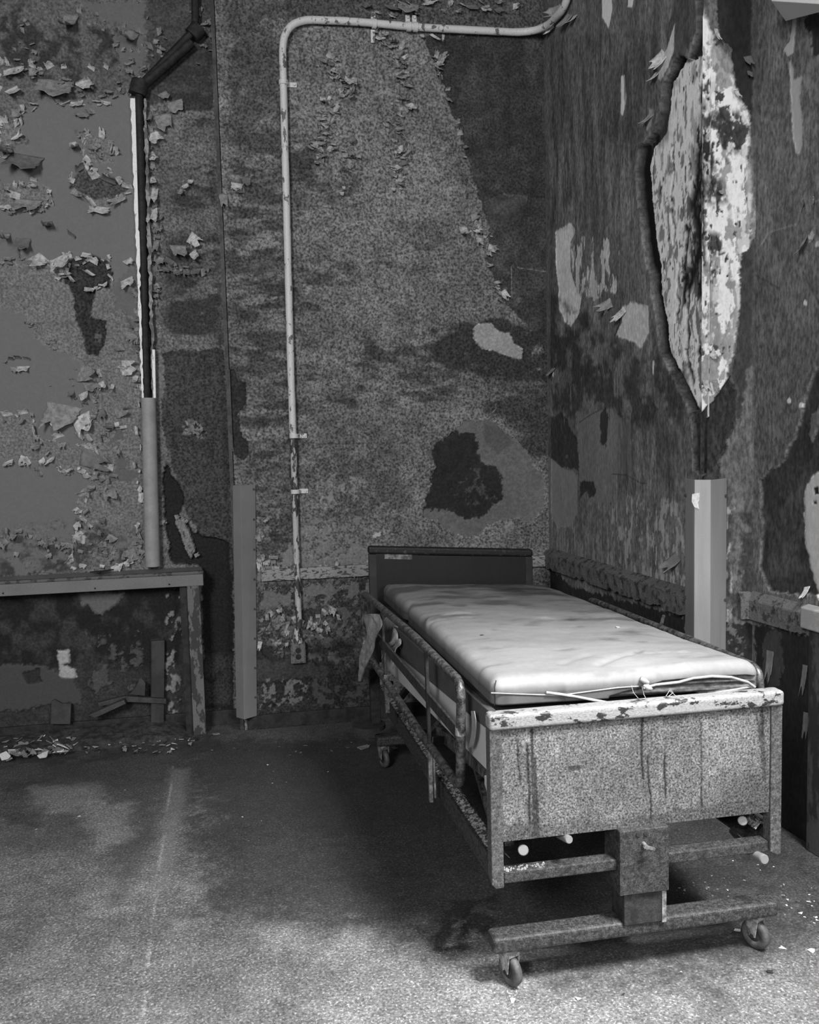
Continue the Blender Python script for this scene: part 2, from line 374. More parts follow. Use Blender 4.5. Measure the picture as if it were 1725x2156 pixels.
# smooth paint of the alcove
wl.area([(-200, -60), (283, -60), (283, 215), (300, 700), (325, 1195), (-200, 1215)], 92, .004, .01, .002, 1, .06)
wl.area([(-100, -60), (285, -60), (285, 205), (240, 200), (200, 215), (90, 215), (50, 235), (40, 270), (60, 300), (0, 330), (-100, 330)], 74, .001, .02, .003, 1, .6, rim=100, vary=.25)
for q in ([(20, 40), (120, 60), (180, 100), (170, 150), (60, 150), (0, 120)], [(0, 0), (50, 0), (50, 70), (10, 75), (0, 90)], [(60, 155), (160, 160), (200, 190), (90, 200)], [(180, 60), (250, 60), (250, 130), (200, 140)], [(330, 60), (370, 50), (420, 30), (420, 80), (340, 110)]):
    wl.smear(q, 38, 18, (1, 1), .62, .03, .015, .95)
wl.area([(170, 5), (310, 0), (400, 10), (380, 60), (300, 70), (230, 50)], 84, .003, .02, .002, 1, .1)
wl.area([(240, 80), (310, 75), (305, 120), (290, 155), (255, 130)], 84, .003, .015, .002, 1, .1)
for q in ([(-60, 385), (30, 388), (100, 392), (104, 430), (60, 442), (20, 430), (-60, 440)],
          [(-60, 575), (60, 548), (135, 570), (200, 545), (235, 590), (296, 600), (300, 800), (205, 792), (170, 760), (110, 735), (75, 710), (50, 660), (0, 650), (-60, 650)],
          [(-60, 890), (20, 872), (65, 880), (80, 930), (160, 940), (215, 960), (170, 900), (200, 850), (215, 780), (305, 780), (310, 1200), (150, 1200), (190, 1110), (165, 1060), (205, 1015), (180, 985), (140, 990), (105, 962), (80, 976), (50, 962), (-60, 975)],
          [(0, 262), (25, 258), (42, 275), (38, 300), (0, 300)], [(180, 290), (210, 285), (235, 300), (240, 345), (205, 350), (185, 330)]):
    wl.area(q, 90, -.001, .015, .0015, 1, .6, rim=112, rimw=.003, vary=.12)
wl.area([(290, 560), (235, 600), (240, 655), (270, 660), (292, 665)], 84, .003, .01, .002, 1, .08)
wl.area([(215, 960), (250, 900), (280, 920), (285, 1000), (240, 1050), (210, 1010)], 80, .003, .02, .002, 1, .08, cover=.6, cs=14)
wl.area([(159, 372), (172, 352), (200, 372), (240, 376), (272, 398), (245, 422), (200, 428), (168, 408), (148, 396)], 50, -.004, .005, .002, 1, 1, rim=92, vary=.4)
wl.area([(165, 405), (200, 420), (245, 415), (272, 399), (250, 430), (200, 436)], 88, .0, .005, .002, 1, .5)
HD = [(150, 548), (185, 535), (225, 548), (238, 575), (230, 605), (200, 604), (190, 668), (224, 674), (222, 718), (207, 748), (182, 742), (172, 700), (160, 672), (155, 625), (148, 603), (134, 596), (135, 575)]
wl.area(HD, 34, -.012, .005, .002, 1, 1.2, rim=82, rimw=.003, vary=.4)
wl.area([(200, 700), (215, 703), (212, 720), (200, 718)], 62, None, .004, .003, 1)
chips(wl, [(0, 1110), (120, 1090), (310, 1120), (315, 1190), (0, 1205)], 92, .45, 22, seed=4, rim=50)
chips(wl, [(150, 1165), (310, 1150), (315, 1195), (150, 1200)], 100, .5, 20, seed=6)
wl.smear([(0, 1110), (200, 1100), (300, 1150), (300, 1195), (0, 1210)], 36, 18, (1, 1), .35, .02, .02, .8)
wl.line([(0, 602), (100, 608)], .003, 60, 0, .6); wl.line([(60, 678), (160, 682)], .003, 62, 0, .6)
# strip between the pipe and the corner
wl.area([(305, -60), (490, -60), (490, 210), (310, 220)], 52, None, .02, .01, .9, .6, vary=.4)
for q in ([(330, 100), (450, 90), (450, 260), (340, 280)], [(350, 350), (450, 340), (460, 440), (360, 450)], [(345, 490), (460, 500), (460, 620), (345, 600)], [(345, 610), (460, 600), (465, 720), (345, 720)]):
    wl.smear(q, 38, 12, (.6, 1.8), .62, .05, .04, .95)
wl.area([(355, 220), (385, 240), (375, 300), (350, 300)], 88, .002, .01, .002, .8, .4, rim=100)
wl.area([(375, 380), (410, 375), (412, 410), (370, 420)], 70, .003, .01, .002, .9, .6, cover=.6, cs=45, rim=100)
wl.area([(335, 738), (470, 735), (492, 1000), (495, 1200), (430, 1140), (390, 1080), (365, 990), (343, 900)], 46, .002, .006, .002, 1, 1, rim=80, rimw=.003, vary=.3)
wl.area([(380, 890), (405, 882), (443, 905), (445, 915), (415, 922), (385, 915)], 105, .002, .008, .002, 1, .4, rim=135, cover=.75, cs=40)
wl.area([(352, 960), (362, 1000), (378, 1020), (385, 1050), (378, 1090), (392, 1093), (410, 1122), (432, 1130), (480, 1142), (489, 1160), (492, 1500), (428, 1500), (428, 1215), (418, 1190), (362, 1185), (350, 1120), (342, 1000)], 20, -.03, .006, .004, 1, .8, rim=58, rimw=.004)
wl.area([(367, 1095), (388, 1090), (400, 1120), (412, 1160), (402, 1176), (388, 1150), (375, 1120)], 102, .01, .004, .002, 1, .4)
wl.area([(332, 735), (350, 740), (345, 800), (332, 850)], 95, .003, .01, .003, .9, .3)
wl.area([(452, -60), (470, -60), (485, 700), (497, 1020), (486, 1020), (476, 700), (464, 280), (455, 150)], 84, .012, .002, .002, 1, .7, vary=.3)
wl.area([(450, 15), (462, 22), (476, 110), (473, 160), (463, 218), (452, 212), (458, 130), (450, 70)], 112, .02, .003, .002, 1, .4, rim=135)
wl.area([(483, 1000), (500, 1000), (498, 1210), (485, 1200)], 60, None, .006, .002, .8, .8)
wl.smear([(430, 1380), (490, 1380), (490, 1490), (430, 1490)], 42, 20, (1, 1), .6, .02, .02, .9)
# below the ledge
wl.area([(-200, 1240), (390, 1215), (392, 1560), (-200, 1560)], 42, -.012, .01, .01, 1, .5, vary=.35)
wl.smear([(-100, 1250), (380, 1230), (380, 1400), (-100, 1420)], 20, 9, (1, 1), .6, .05, .03, .95)  # shade under the ledge painted in, close below its fascia
wl.area([(165, 1248), (258, 1250), (235, 1280), (215, 1292), (200, 1290), (185, 1272), (172, 1275)], 84, .0, .006, .002, 1, .15, rim=98)
wl.area([(-100, 1398), (30, 1400), (75, 1405), (150, 1420), (170, 1480), (90, 1485), (60, 1495), (-100, 1500)], 60, .0, .01, .002, 1, .1, rim=76, rimw=.002)
wl.area([(50, 1420), (80, 1410), (85, 1435), (60, 1440)], 36, -.012, .008, .003, 1, .3)
wl.area([(122, 1372), (145, 1370), (145, 1395), (130, 1400), (158, 1412), (160, 1425), (128, 1424), (122, 1395)], 140, .002, .004, .0015, 1, .2, rim=160)
chips(wl, [(180, 1330), (300, 1330), (300, 1460), (190, 1470)], 62, .45, 20, seed=9, rim=74)
wl.area([(316, 1345), (346, 1343), (348, 1470), (320, 1470)], 36, .004, .004, .002, 1, .1)
chips(wl, [(348, 1240), (380, 1240), (384, 1520), (350, 1520)], 105, .4, 34, (1, .6), seed=10)
wall_left = wl.build('wall_back_left', M_WALL, kind='structure')
# short return face between the two stretches
rtn = MB(); rtn.box((X0-.02, D-.0, 0), (X0+.004, YL+.04, 4.35)); o = rtn.build('wall_left_return', mat('corner_plaster', 60, 40, 20)); o['kind'] = 'structure'
for a in list(o.data.vertices): pass

# ---- right wall up to the outer corner
U1 = np.array([XE-AX, YE-D, 0]); L1 = np.linalg.norm(U1); U1 /= L1; N1 = np.array([U1[1], -U1[0], 0])   # faces the room (-x)
wr = Patch((AX, D, 0), U1, (0, 0, 1), N1, -.005, L1, 0, 4.35, .0055, 86, .75, 40)
wr.mottle(.8, 1.2, 5, (2.2, .5), 50); wr.mottle(.86, 1.14, 16, (1.5, .25), 52)
wr.area([(1150, 60), (1240, 20), (1235, 150), (1160, 200)], 84, None, .02, .02, .6)
wr.smear([(1150, 80), (1330, 0), (1400, 60), (1300, 300), (1160, 300)], 84, 12, (2, .3), .45, op=.6)
wr.area([(1475, -80), (1470, 60), (1445, 118), (1420, 122), (1400, 130), (1410, 60), (1440, -80)], 60, .003, .01, .003, .8, .5)
WH = [(1482, -20), (1478, 20), (1472, 60), (1465, 100), (1445, 125), (1428, 118), (1412, 145), (1395, 172), (1388, 235), (1372, 280), (1345, 312), (1338, 350), (1344, 430), (1352, 500), (1360, 552), (1370, 580), (1372, 620), (1384, 680), (1390, 740), (1408, 775), (1432, 825), (1452, 868), (1500, 900), (1500, -20)]
wr.area(WH, 9, -.045, .004, .0022, 1, .5)  # painted undercut shade, left showing as a near-black band inside the edge
WI = [(x+(17 if 260 < y < 560 else 8) if x < 1475 else x, y) for x, y in WH]
wr.area(WI, 205, -.034, .004, .0022, 1, .12, vary=.08)
wr.area([(1465, -20), (1480, -20), (1482, 110), (1462, 118), (1448, 120), (1470, 60)], 28, -.034, .003, .002, 1, .5)
for a_, b_, sd_ in ((178, .5, 1), (130, .36, 2)):
    chips(wr, WI, a_+14, b_, 16, (3.0, .8), seed=sd_, depth=None, amp=.002)
chips(wr, WI, 215, .50, 10, (3, .6), seed=31, depth=None, amp=.002)
chips(wr, WI, 112, .2, 17, (2.2, .8), seed=32, depth=None, amp=.002)
chips(wr, WI, 60, .05, 22, (3, .8), seed=33, depth=None, amp=.002)
wr.area([(1440, 300), (1475, 250), (1478, 560), (1455, 620), (1440, 700), (1425, 560), (1430, 430)], 30, -.038, .012, .003, 1, .4, cover=.46, cs=15, st=(3.5, .7), cseed=4)
wr.area([(1410, 420), (1478, 380), (1475, 830), (1430, 700)], 84, None, .012, .003, .9, .4, cover=.36, cs=20, st=(3.2, .6), cseed=7)
wr.area([(1440, 750), (1478, 760), (1478, 860), (1455, 860)], 90, None, .012, .003, .9, .6, cover=.5, cs=20, st=(2, .8), cseed=9)
for ln, wd_ in (([(1468, 240), (1460, 300), (1455, 380), (1446, 450), (1450, 520), (1438, 600)], .020), ([(1474, 330), (1466, 420), (1470, 500), (1458, 560), (1462, 620)], .016), ([(1430, 480), (1422, 530), (1428, 600), (1420, 640)], .009),
                ([(1466, 150), (1462, 190), (1466, 240)], .008), ([(1438, 560), (1430, 640), (1436, 720), (1440, 800)], .006), ([(1470, 640), (1462, 720), (1468, 800), (1460, 850)], .010), ([(1400, 300), (1404, 420), (1398, 520)], .003), ([(1412, 560), (1410, 680)], .004)):
    wr.line(ln, wd_*2.1, 14, -.010, 1, .024)
LP = [(1382, 125), (1400, 112), (1410, 92), (1422, 55), (1418, 110), (1402, 150), (1392, 172), (1384, 165)]
wr.area(LP, 165, .003, .004, .0015, 1, .2, rim=150)
wr.area([(1368, 228), (1378, 232), (1372, 265), (1362, 275)], 128, .003, .004, .0015, 1, .2)
PT = [(1170, 486), (1186, 478), (1203, 468), (1212, 486), (1201, 510), (1200, 560), (1210, 600), (1225, 625), (1220, 660), (1203, 688), (1190, 678), (1178, 650), (1176, 600), (1170, 560)]
wr.area(PT, 176, -.004, .004, .0015, 1, .3, rim=148, rimw=.003, vary=.2)
wr.area([(1205, 500), (1290, 500), (1305, 520), (1302, 625), (1215, 622), (1203, 580)], 158, -.002, .01, .002, 1, .4, cover=.5, cs=13, st=(2.6, .7), rim=100)
wr.area([(1215, 590), (1295, 600), (1300, 625), (1220, 625)], 150, -.001, .012, .002, 1, .4, cover=.6, cs=18, st=(2, .8))
wr.area([(1310, 645), (1330, 635), (1365, 645), (1366, 700), (1350, 732), (1330, 715), (1300, 706), (1293, 712), (1310, 680)], 160, -.003, .005, .002, 1, .3, rim=130, vary=.2)
for q in ([(1308, 160), (1316, 158), (1320, 205), (1312, 245), (1308, 240)], [(1268, -20), (1288, -20), (1290, 20), (1282, 60), (1268, 35)], [(1324, -20), (1338, -20), (1332, 15), (1322, 15)], [(1284, 632), (1279, 655), (1272, 663), (1274, 648)], [(1164, 770), (1167, 770), (1166, 795), (1163, 790)], [(1328, 925), (1334, 926), (1332, 938), (1327, 934)], [(1375, 760), (1378, 760), (1377, 790), (1374, 785)], [(1192, 957), (1197, 958), (1196, 965), (1191, 964)]):
    wr.area(q, 190, .001, .001, .001, 1, .15)
for q in ([(1160, 620), (1300, 720), (1300, 860), (1160, 880)], [(1290, 730), (1440, 760), (1440, 900), (1300, 900)], [(1150, 700), (1240, 640), (1260, 800), (1160, 820)]):
    wr.smear(q, 46, 10, (1, 1), .6, .05, .03, .9)
wr.area([(1183, 882), (1200, 880), (1208, 900), (1206, 924), (1190, 920), (1182, 905)], 82, -.003, .003, .002, 1, .25, rim=92)
wr.area([(1155, 880), (1185, 870), (1220, 930), (1222, 992), (1180, 985), (1155, 960)], 40, None, .01, .003, .9, .6, vary=.3)
wr.area([(1215, 870), (1290, 860), (1332, 900), (1334, 1000), (1290, 1008), (1290, 1060), (1255, 1060), (1222, 1020), (1218, 960)], 96, -.001, .01, .006, .9, .25, vary=.2)
wr.area([(1262, 875), (1275, 855), (1280, 880), (1275, 940), (1265, 938), (1262, 905)], 34, -.004, .008, .004, .9, .4)
wr.area([(1155, 963), (1165, 968), (1182, 985), (1206, 990), (1217, 1000), (1216, 1080), (1200, 1108), (1175, 1112), (1158, 1080), (1152, 1040)], 108, -.003, .004, .002, 1, .2, rim=98, rimw=.003, vary=.15)
wr.area([(1220, 1015), (1250, 1012), (1256, 1040), (1240, 1050), (1235, 1035), (1220, 1050)], 42, -.003, .006, .002, 1, .6)
chips(wr, [(1280, 1040), (1440, 1050), (1442, 1290), (1370, 1280), (1290, 1160)], 128, .36, 16, (2.4, .7), seed=21)
chips(wr, [(1160, 1100), (1300, 1120), (1440, 1270), (1430, 1300), (1160, 1190)], 112, .3, 22, (3.2, .45), seed=22)
chips(wr, [(1380, 1150), (1442, 1150), (1442, 1280), (1380, 1260)], 135, .42, 20, (2.2, .6), seed=23)
wr.area([(1452, 866), (1500, 890), (1500, 1040), (1478, 1000), (1460, 985), (1458, 900)], 34, -.022, .004, .003, 1, 1.1, rim=66, rimw=.004, vary=.4)
wr.line([(1200, 230), (1240, 265), (1300, 300), (1330, 308), (1362, 295)], .003, 100, 0, .6, .004)
wr.line([(1220, 890), (1245, 872), (1265, 862)], .003, 30, -.001, .8, .003)
wr.line([(1290, 998), (1320, 1000), (1345, 1015), (1360, 1018)], .003, 34, .001, .8, .003)
wr.line([(1293, 712), (1305, 680), (1302, 665)], .005, 24, -.004, .9, .003)
wr.line([(1375, 820), (1376, 850), (1385, 862)], .004, 24, -.002, .8, .003)
for x in (1190, 1196, 1232, 1245, 1267): wr.line([(x, 1110+(x % 7)*5), (x+1, 1190)], .0022, 100, 0, .7, .001)
wr.area([(1150, 1185), (1200, 1235), (1442, 1300), (1442, 1700), (1150, 1600)], 34, -.004, .01, .004, 1, .5, vary=.3)
wr.area([(1148, 60), (1156, 60), (1162, 1160), (1153, 1160)], 80, .001, .004, .002, .6, .6)
for k, q in enumerate(([(1160, 90), (1400, 60), (1400, 300), (1160, 460)], [(1160, 300), (1340, 320), (1340, 500), (1160, 480)], [(1300, 860), (1440, 900), (1440, 1060), (1300, 1040)])):
    wr.smear(q, (60, 110, 60)[k], 10, (2.4, .3), .42, .05, .04, .55, seed=k+5)
    wr.smear(q, 46, 16, (2.4, .35), .3, .05, .04, .6, seed=k+15)
for k in range(26):
    x = 1165+(k*73) % 270; y = 70+(k*197) % 1000
    if 1340 < x and 280 < y < 860: continue
    wr.line([(x, y), (x+1, y+12+(k*31) % 50)], .0026, 125 if k % 3 else 34, 0, .75, .002)
wall_right = wr.build('wall_right', M_WALLR, kind='structure')

# ---- the face beyond the outer corner, turned towards the room
b2 = vpl(1590, 700, (2.21, 3.08, 0), np.array([1, .05, 0])); XB, YB = b2[0], b2[1]
U2 = np.array([XB-XE, YB-YE, 0]); L2 = np.linalg.norm(U2); U2 /= L2; N2 = np.array([U2[1], -U2[0], 0])
wf = Patch((XE, YE, 0), U2, (0, 0, 1), N2, 0, L2, 0, 4.35, .004, 72, .8, 60)
wf.mottle(.8, 1.2, 8, (2, .5), 50)
wf.area([(1470, -60), (1600, -60), (1600, 290), (1582, 290), (1575, 250), (1550, 180), (1540, 100), (1515, 80), (1508, 0)], 30, -.004, .006, .002, 1, .5)
FH = [(1460, -20), (1478, 15), (1488, 40), (1506, 75), (1520, 110), (1535, 130), (1555, 195), (1575, 225), (1582, 260), (1578, 330), (1588, 395), (1590, 440), (1588, 500), (1578, 535), (1565, 560), (1560, 640), (1552, 690), (1548, 740), (1535, 775), (1528, 830), (1505, 842), (1490, 880), (1460, 880)]
wf.area(FH, 166, -.012, .006, .002, 1, .1, vary=.1)
chips(wf, FH, 128, .50, 14, (2.4, .9), seed=1, depth=-.013, amp=.003)
chips(wf, FH, 198, .36, 22, (2, .9), seed=2, depth=-.009, amp=.003)
chips(wf, FH, 118, .26, 17, (1.8, 1), seed=31, depth=-.015, amp=.002)
chips(wf, FH, 192, .4, 12, (1.6, .9), seed=32, depth=-.010, amp=.002)
chips(wf, FH, 60, .06, 24, (2, .9), seed=33, depth=-.017, amp=.002)
wf.area([(1495, 225), (1560, 220), (1580, 260), (1575, 330), (1480, 350), (1485, 260)], 58, -.014, .015, .003, 1, .5, cover=.55, cs=18, st=(1.6, 1), cseed=6)
wf.area([(1510, 90), (1540, 130), (1548, 180), (1520, 190), (1500, 120)], 110, None, .01, .003, .8, .3)
wf.area([(1475, 250), (1500, 300), (1500, 420), (1490, 540), (1475, 560)], 28, -.016, .01, .003, 1, .5, cover=.5, cs=16, st=(2.6, .7), cseed=3)
wf.area([(1470, 480), (1520, 500), (1535, 545), (1490, 540), (1470, 560)], 34, -.014, .008, .003, 1, .5, cover=.5, cs=26, cseed=12)
wf.area([(1495, 190), (1530, 190), (1530, 215), (1500, 215)], 50, -.013, .006, .002, 1, .5, cover=.5, cs=30)
wf.area([(1475, 730), (1530, 725), (1520, 760), (1478, 765)], 60, -.013, .01, .002, 1, .4, cover=.5, cs=28, cseed=5)
wf.area([(1486, 745), (1520, 750), (1512, 805), (1470, 812), (1475, 770)], 120, -.012, .006, .002, 1, .3)
wf.area([(1475, 808), (1525, 800), (1526, 832), (1480, 835)], 210, -.008, .008, .002, 1, .1, cover=.75, cs=30, st=(1.8, .8))
wf.area([(1468, 860), (1480, 842), (1492, 855), (1486, 872), (1470, 874)], 200, -.006, .004, .002, 1, .1)
for q, cv_ in (([(1480, 225), (1500, 235), (1560, 228), (1578, 262), (1560, 320), (1500, 345), (1478, 330)], .5), ([(1478, 370), (1520, 380), (1528, 420), (1490, 430)], .5), ([(1480, 480), (1525, 490), (1532, 540), (1490, 545)], .55), ([(1478, 560), (1500, 570), (1495, 700), (1478, 700)], .35)):
    wf.smear(q, 34, 30, (1.4, .8), cv_, .03, .02, .95)
for ln, wd_ in (([(1479, 230), (1482, 330), (1480, 420), (1484, 560)], .008), ([(1505, 300), (1500, 360), (1506, 400)], .006), ([(1512, 500), (1516, 535), (1530, 530)], .005)):
    wf.line(ln, wd_, 22, -.006, .95, .012)
for (x, y, r) in ((1518, 405, 5), (1512, 90, 4), (1495, 205, 4), (1553, 470, 4), (1512, 660, 3), (1535, 580, 3), (1500, 360, 3)):
    wf.area([(x-r, y), (x, y-r), (x+r, y), (x, y+r)], 48, -.018, .001, .001, 1, .1)
wf.area([(1560, 540), (1592, 500), (1592, 760), (1575, 780), (1560, 880), (1545, 880), (1540, 800), (1550, 740), (1562, 650)], 46, -.004, .006, .003, 1, .6, vary=.3)
wf.area([(1470, 880), (1500, 850), (1540, 790), (1555, 820), (1548, 900), (1530, 925), (1532, 945), (1515, 970), (1520, 1040), (1470, 1040)], 34, -.022, .004, .003, 1, 1.2, rim=72, rimw=.004, vary=.5)
wf.area([(1468, 1028), (1540, 1028), (1540, 1100), (1534, 1400), (1515, 1400), (1515, 1040)], 60, None, .01, .003, .8, .5)
chips(wf, [(1525, 1070), (1545, 1070), (1545, 1320), (1525, 1320)], 125, .5, 34, (1.4, .7), seed=7)
chips(wf, [(1545, 1110), (1592, 1110), (1592, 1290), (1545, 1290)], 95, .28, 34, seed=8)
wf.smear([(1530, 1080), (1595, 1080), (1595, 1300), (1530, 1300)], 38, 20, (1, 1), .6, .02, .01, .9)
wf.area([(1520, 1310), (1600, 1315), (1600, 1900), (1520, 1900)], 26, None, .01, .004, 1, .7, vary=.4)
chips(wf, [(1528, 1310), (1575, 1320), (1570, 1390), (1530, 1370)], 72, .4, 40, seed=9)
wf.area([(1584, -60), (1600, -60), (1600, 1100), (1584, 1100)], 66, .003, .003, .002, .7, .6)
wall_face = wf.build('wall_right_face', M_WALLR, kind='structure')

# ---- the right wall going on towards the camera
C3 = np.array([2.36, 1.6]); U3 = np.array([C3[0]-XB, C3[1]-YB, 0]); L3 = np.linalg.norm(U3); U3 /= L3; N3 = np.array([U3[1], -U3[0], 0])
wn = Patch((XB, YB, 0), U3, (0, 0, 1), N3, 0, 1.1, 0, 4.35, .005, 78, .8, 80)
wn.mottle(.8, 1.2, 6, (1.6, .6), 50)
wn.area([(1700, 30), (1760, 20), (1760, 130), (1715, 115), (1708, 80), (1690, 50)], 34, -.003, .008, .002, 1, .5, rim=80)
wn.area([(1671, 28), (1679, 28), (1676, 60), (1672, 110), (1660, 118), (1652, 105), (1665, 85)], 140, .002, .003, .0015, 1, .1)
wn.area([(1664, 132), (1670, 140), (1672, 165), (1688, 165), (1684, 200), (1690, 260), (1690, 305), (1684, 325), (1676, 322), (1670, 290), (1666, 220)], 136, -.002, .003, .0015, 1, .1, rim=150)
wn.line([(1725, 418), (1705, 428), (1686, 438), (1678, 470), (1650, 478), (1620, 490), (1600, 520), (1590, 535)], .004, 105, -.002, .8, .004)
wn.line([(1590, 580), (1640, 610)], .003, 36, -.001, .7, .004)
wn.line([(1690, 573), (1725, 640)], .003, 36, -.001, .7, .004)
wn.area([(1690, 500), (1725, 470), (1760, 470), (1760, 560), (1725, 545), (1708, 530)], 140, -.002, .008, .002, 1, .2, cover=.6, cs=24)
BP = [(1598, 1010), (1620, 990), (1650, 975), (1664, 935), (1680, 900), (1690, 860), (1700, 820), (1725, 770), (1800, 700), (1800, 1250), (1690, 1255), (1620, 1245), (1600, 1200), (1605, 1100)]
wn.area([(1590, 730), (1700, 700), (1760, 760), (1690, 850), (1650, 960), (1600, 990)], 74, None, .02, .01, .5, .9)
wn.area(BP, 40, -.012, .006, .003, 1, .7, rim=96, rimw=.004, vary=.4)
wn.smear([(1600, 1060), (1690, 1000), (1690, 1200), (1610, 1230)], 60, 18, (1.2, .8), .45, .02, .02, .7)
wn.area([(1695, 1030), (1712, 1000), (1730, 985), (1800, 980), (1800, 1270), (1725, 1262), (1705, 1200), (1693, 1130), (1690, 1070)], 142, -.008, .005, .002, 1, .15, rim=185, rimw=.006, vary=.15)
wn.area([(1710, 1028), (1718, 1025), (1720, 1040), (1712, 1042)], 24, -.012, .002, .002, 1); wn.area([(1708, 1055), (1716, 1052), (1718, 1062), (1710, 1064)], 40, -.012, .002, .002, 1)
for (x, y) in ((1696, 636), (1662, 843), (1687, 852)): wn.area([(x-4, y), (x, y-6), (x+5, y-1), (x+4, y+6), (x-3, y+7)], 170, .001, .001, .001, 1, .1)
wn.area([(1700, 880), (1725, 850), (1720, 900), (1705, 930)], 74, -.004, .008, .002, 1, .4, rim=90)
wn.area([(1590, 1315), (1800, 1360), (1800, 2000), (1590, 2000)], 28, None, .01, .004, 1, .5, vary=.4)
wn.area([(1612, 1330), (1640, 1335), (1650, 1400), (1640, 1440), (1620, 1450), (1605, 1400)], 50, .001, .012, .002, 1, .3, rim=70)
wall_near = wn.build('wall_right_near', M_WALLR, kind='structure')

# ---- floor
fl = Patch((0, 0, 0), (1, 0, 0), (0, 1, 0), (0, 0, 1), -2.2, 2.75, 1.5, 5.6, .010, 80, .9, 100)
fl.mottle(.8, 1.2, 1.6, (1, 1), 50); fl.mottle(.85, 1.15, 9, (1, 1), 55)
fl.area([(395, 1560), (430, 1900), (600, 1960), (800, 1975), (1000, 1960), (1200, 2080), (1500, 2070), (1660, 1990), (1500, 1540)], 39, None, .12, .14, .85, .7, vary=.25)  # shade round and under the bed painted in together with floor dirt
fl.area([(1380, 1700), (1900, 1700), (1900, 1960), (1640, 1990), (1380, 2010)], 44, None, .08, .10, .85, .7, vary=.3)  # painted shade right of the bed, where little light reaches
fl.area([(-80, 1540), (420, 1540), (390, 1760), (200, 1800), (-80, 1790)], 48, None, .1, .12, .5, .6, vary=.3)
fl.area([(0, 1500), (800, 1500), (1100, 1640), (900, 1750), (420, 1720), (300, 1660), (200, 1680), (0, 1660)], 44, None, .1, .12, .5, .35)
fl.area([(290, 1600), (330, 1600), (310, 1800), (250, 1900), (235, 1900), (270, 1700)], 56, None, .03, .05, .7, .5)
fl.area([(360, 1620), (395, 1620), (385, 1720), (340, 1900), (320, 1900), (345, 1700)], 96, None, .02, .03, .5, .3)  # pale streak, soft window light painted into the floor colour
for q in ([(0, 1650), (80, 1650), (90, 1680), (0, 1690)], [(90, 1610), (170, 1605), (190, 1640), (80, 1640)], [(10, 1715), (80, 1715), (80, 1740), (10, 1740)]): fl.area(q, 46, None, .05, .04, .7)
for q in ([(60, 1660), (200, 1650), (230, 1690), (100, 1720)], [(160, 1690), (280, 1690), (270, 1760), (200, 1800)], [(540, 1960), (640, 1950), (640, 1995), (560, 2000)], [(720, 1960), (790, 1960), (770, 2000), (710, 1995)]): fl.area(q, 104, None, .04, .05, .6)  # soft light painted onto the floor as pale patches
for q in ([(975, 1910), (995, 1905), (990, 1930), (975, 1935)], [(970, 1945), (990, 1940), (990, 1965), (975, 1965)], [(1065, 2035), (1080, 2045), (1060, 2055)]): fl.area(q, 18, None, .01, .01, .9)
fl.smear([(940, 1900), (1050, 1880), (1050, 1990), (900, 2010)], 30, 22, (1, 1), .5, .03, .02, .8)
fl.smear([(1400, 1780), (1725, 1780), (1725, 1960), (1400, 1960)], 34, 16, (1, 1), .5, .05, .05, .7)
fl.line([(366, 1612), (343, 1770), (319, 1950), (299, 2150)], .0022, 128, -.001, .55, .002)
fl.smear([(0, 1530), (440, 1530), (480, 1580), (0, 1620)], 42, 14, (1, 1), .5, .03, .02, .8)
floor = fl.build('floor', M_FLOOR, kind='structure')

# ---- skirting under the back walls
def strip(name, p0, p1, z0, z1, t, m, kind='structure', n=None, wob=.006, seed=0, slope=0.0, parent=None, dust=None):
    """a board along a wall whose paint and lower edge are broken"""
    p0 = np.array([p0[0], p0[1], 0.]); p1 = np.array([p1[0], p1[1], 0.]); U = (p1-p0); L = np.linalg.norm(U); U /= L
    N = np.array([U[1], -U[0], 0]) if n is None else np.array([n[0], n[1], 0.])
    nx = int(L/.009)+2; s = np.linspace(0, L, nx); r = fbm(s, s*0+seed, 22, 4, seed+5); r2 = fbm(s, s*0+seed+3, 9, 4, seed+9)
    prof = [(0, z1+slope), (t, z1), (t*1.03, z1-.006), (t*1.02, (z0+z1)/2), (t, z0), (0, z0)]
    vs = []
    for i in range(nx):
        for k, (d, z) in enumerate(prof):
            dd = d; zz = z
            if k in (1, 2, 3, 4): dd = d*(1+.12*r[i]*(k % 2)+.1*r2[i])
            if k in (4, 5): zz = z+wob*max(0, r[i]+.2*r2[i])*2.2
            vs.append(p0+U*s[i]+N*dd+np.array([0, 0, zz]))
    K = len(prof); fs = [(i*K+k, i*K+(k+1) % K, (i+1)*K+(k+1) % K, (i+1)*K+k) for i in range(nx-1) for k in range(K)]
    fs += [tuple(reversed(range(K))), tuple((nx-1)*K+k for k in range(K))]
    b = MB(); b.add(vs, fs); o = b.build(name, m, parent)
    if kind: o['kind'] = kind
    return o
M_RAIL = mat('chipped_rail_paint', 122, 58, sc=34, thr=.55, soft=.02, fine=.25, rough=.6, bmp=.7, stretch=(1, 1, 2.2))
M_RAILR = mat('dusty_rail_paint', 78, 44, sc=26, thr=.56, soft=.04, fine=.35, rough=.8, bmp=1.0)
M_SKIRT = mat('dirty_skirting', 40, 24, sc=20, soft=.1, rough=.7)
strip('baseboard_back', (X0+.02, D), (AX, D), 0, .085, .014, M_SKIRT, seed=3)
strip('baseboard_left', (-1.75, YL), (X0-.02, YL), 0, .09, .014, M_SKIRT, seed=5)
strip('trim_1', (.115, D), (AX, D), .873, .94, .034, M_RAIL, seed=7, wob=.003)
eR = np.array([XE, YE])-U1[:2]*.05; g0 = np.array([AX, D])
strip('trim_2', (AX+.004, D-.02), tuple(eR-U1[:2]*.06), .862, .955, .045, M_RAILR, seed=11, wob=.012, slope=.03, n=(N1[0], N1[1]))
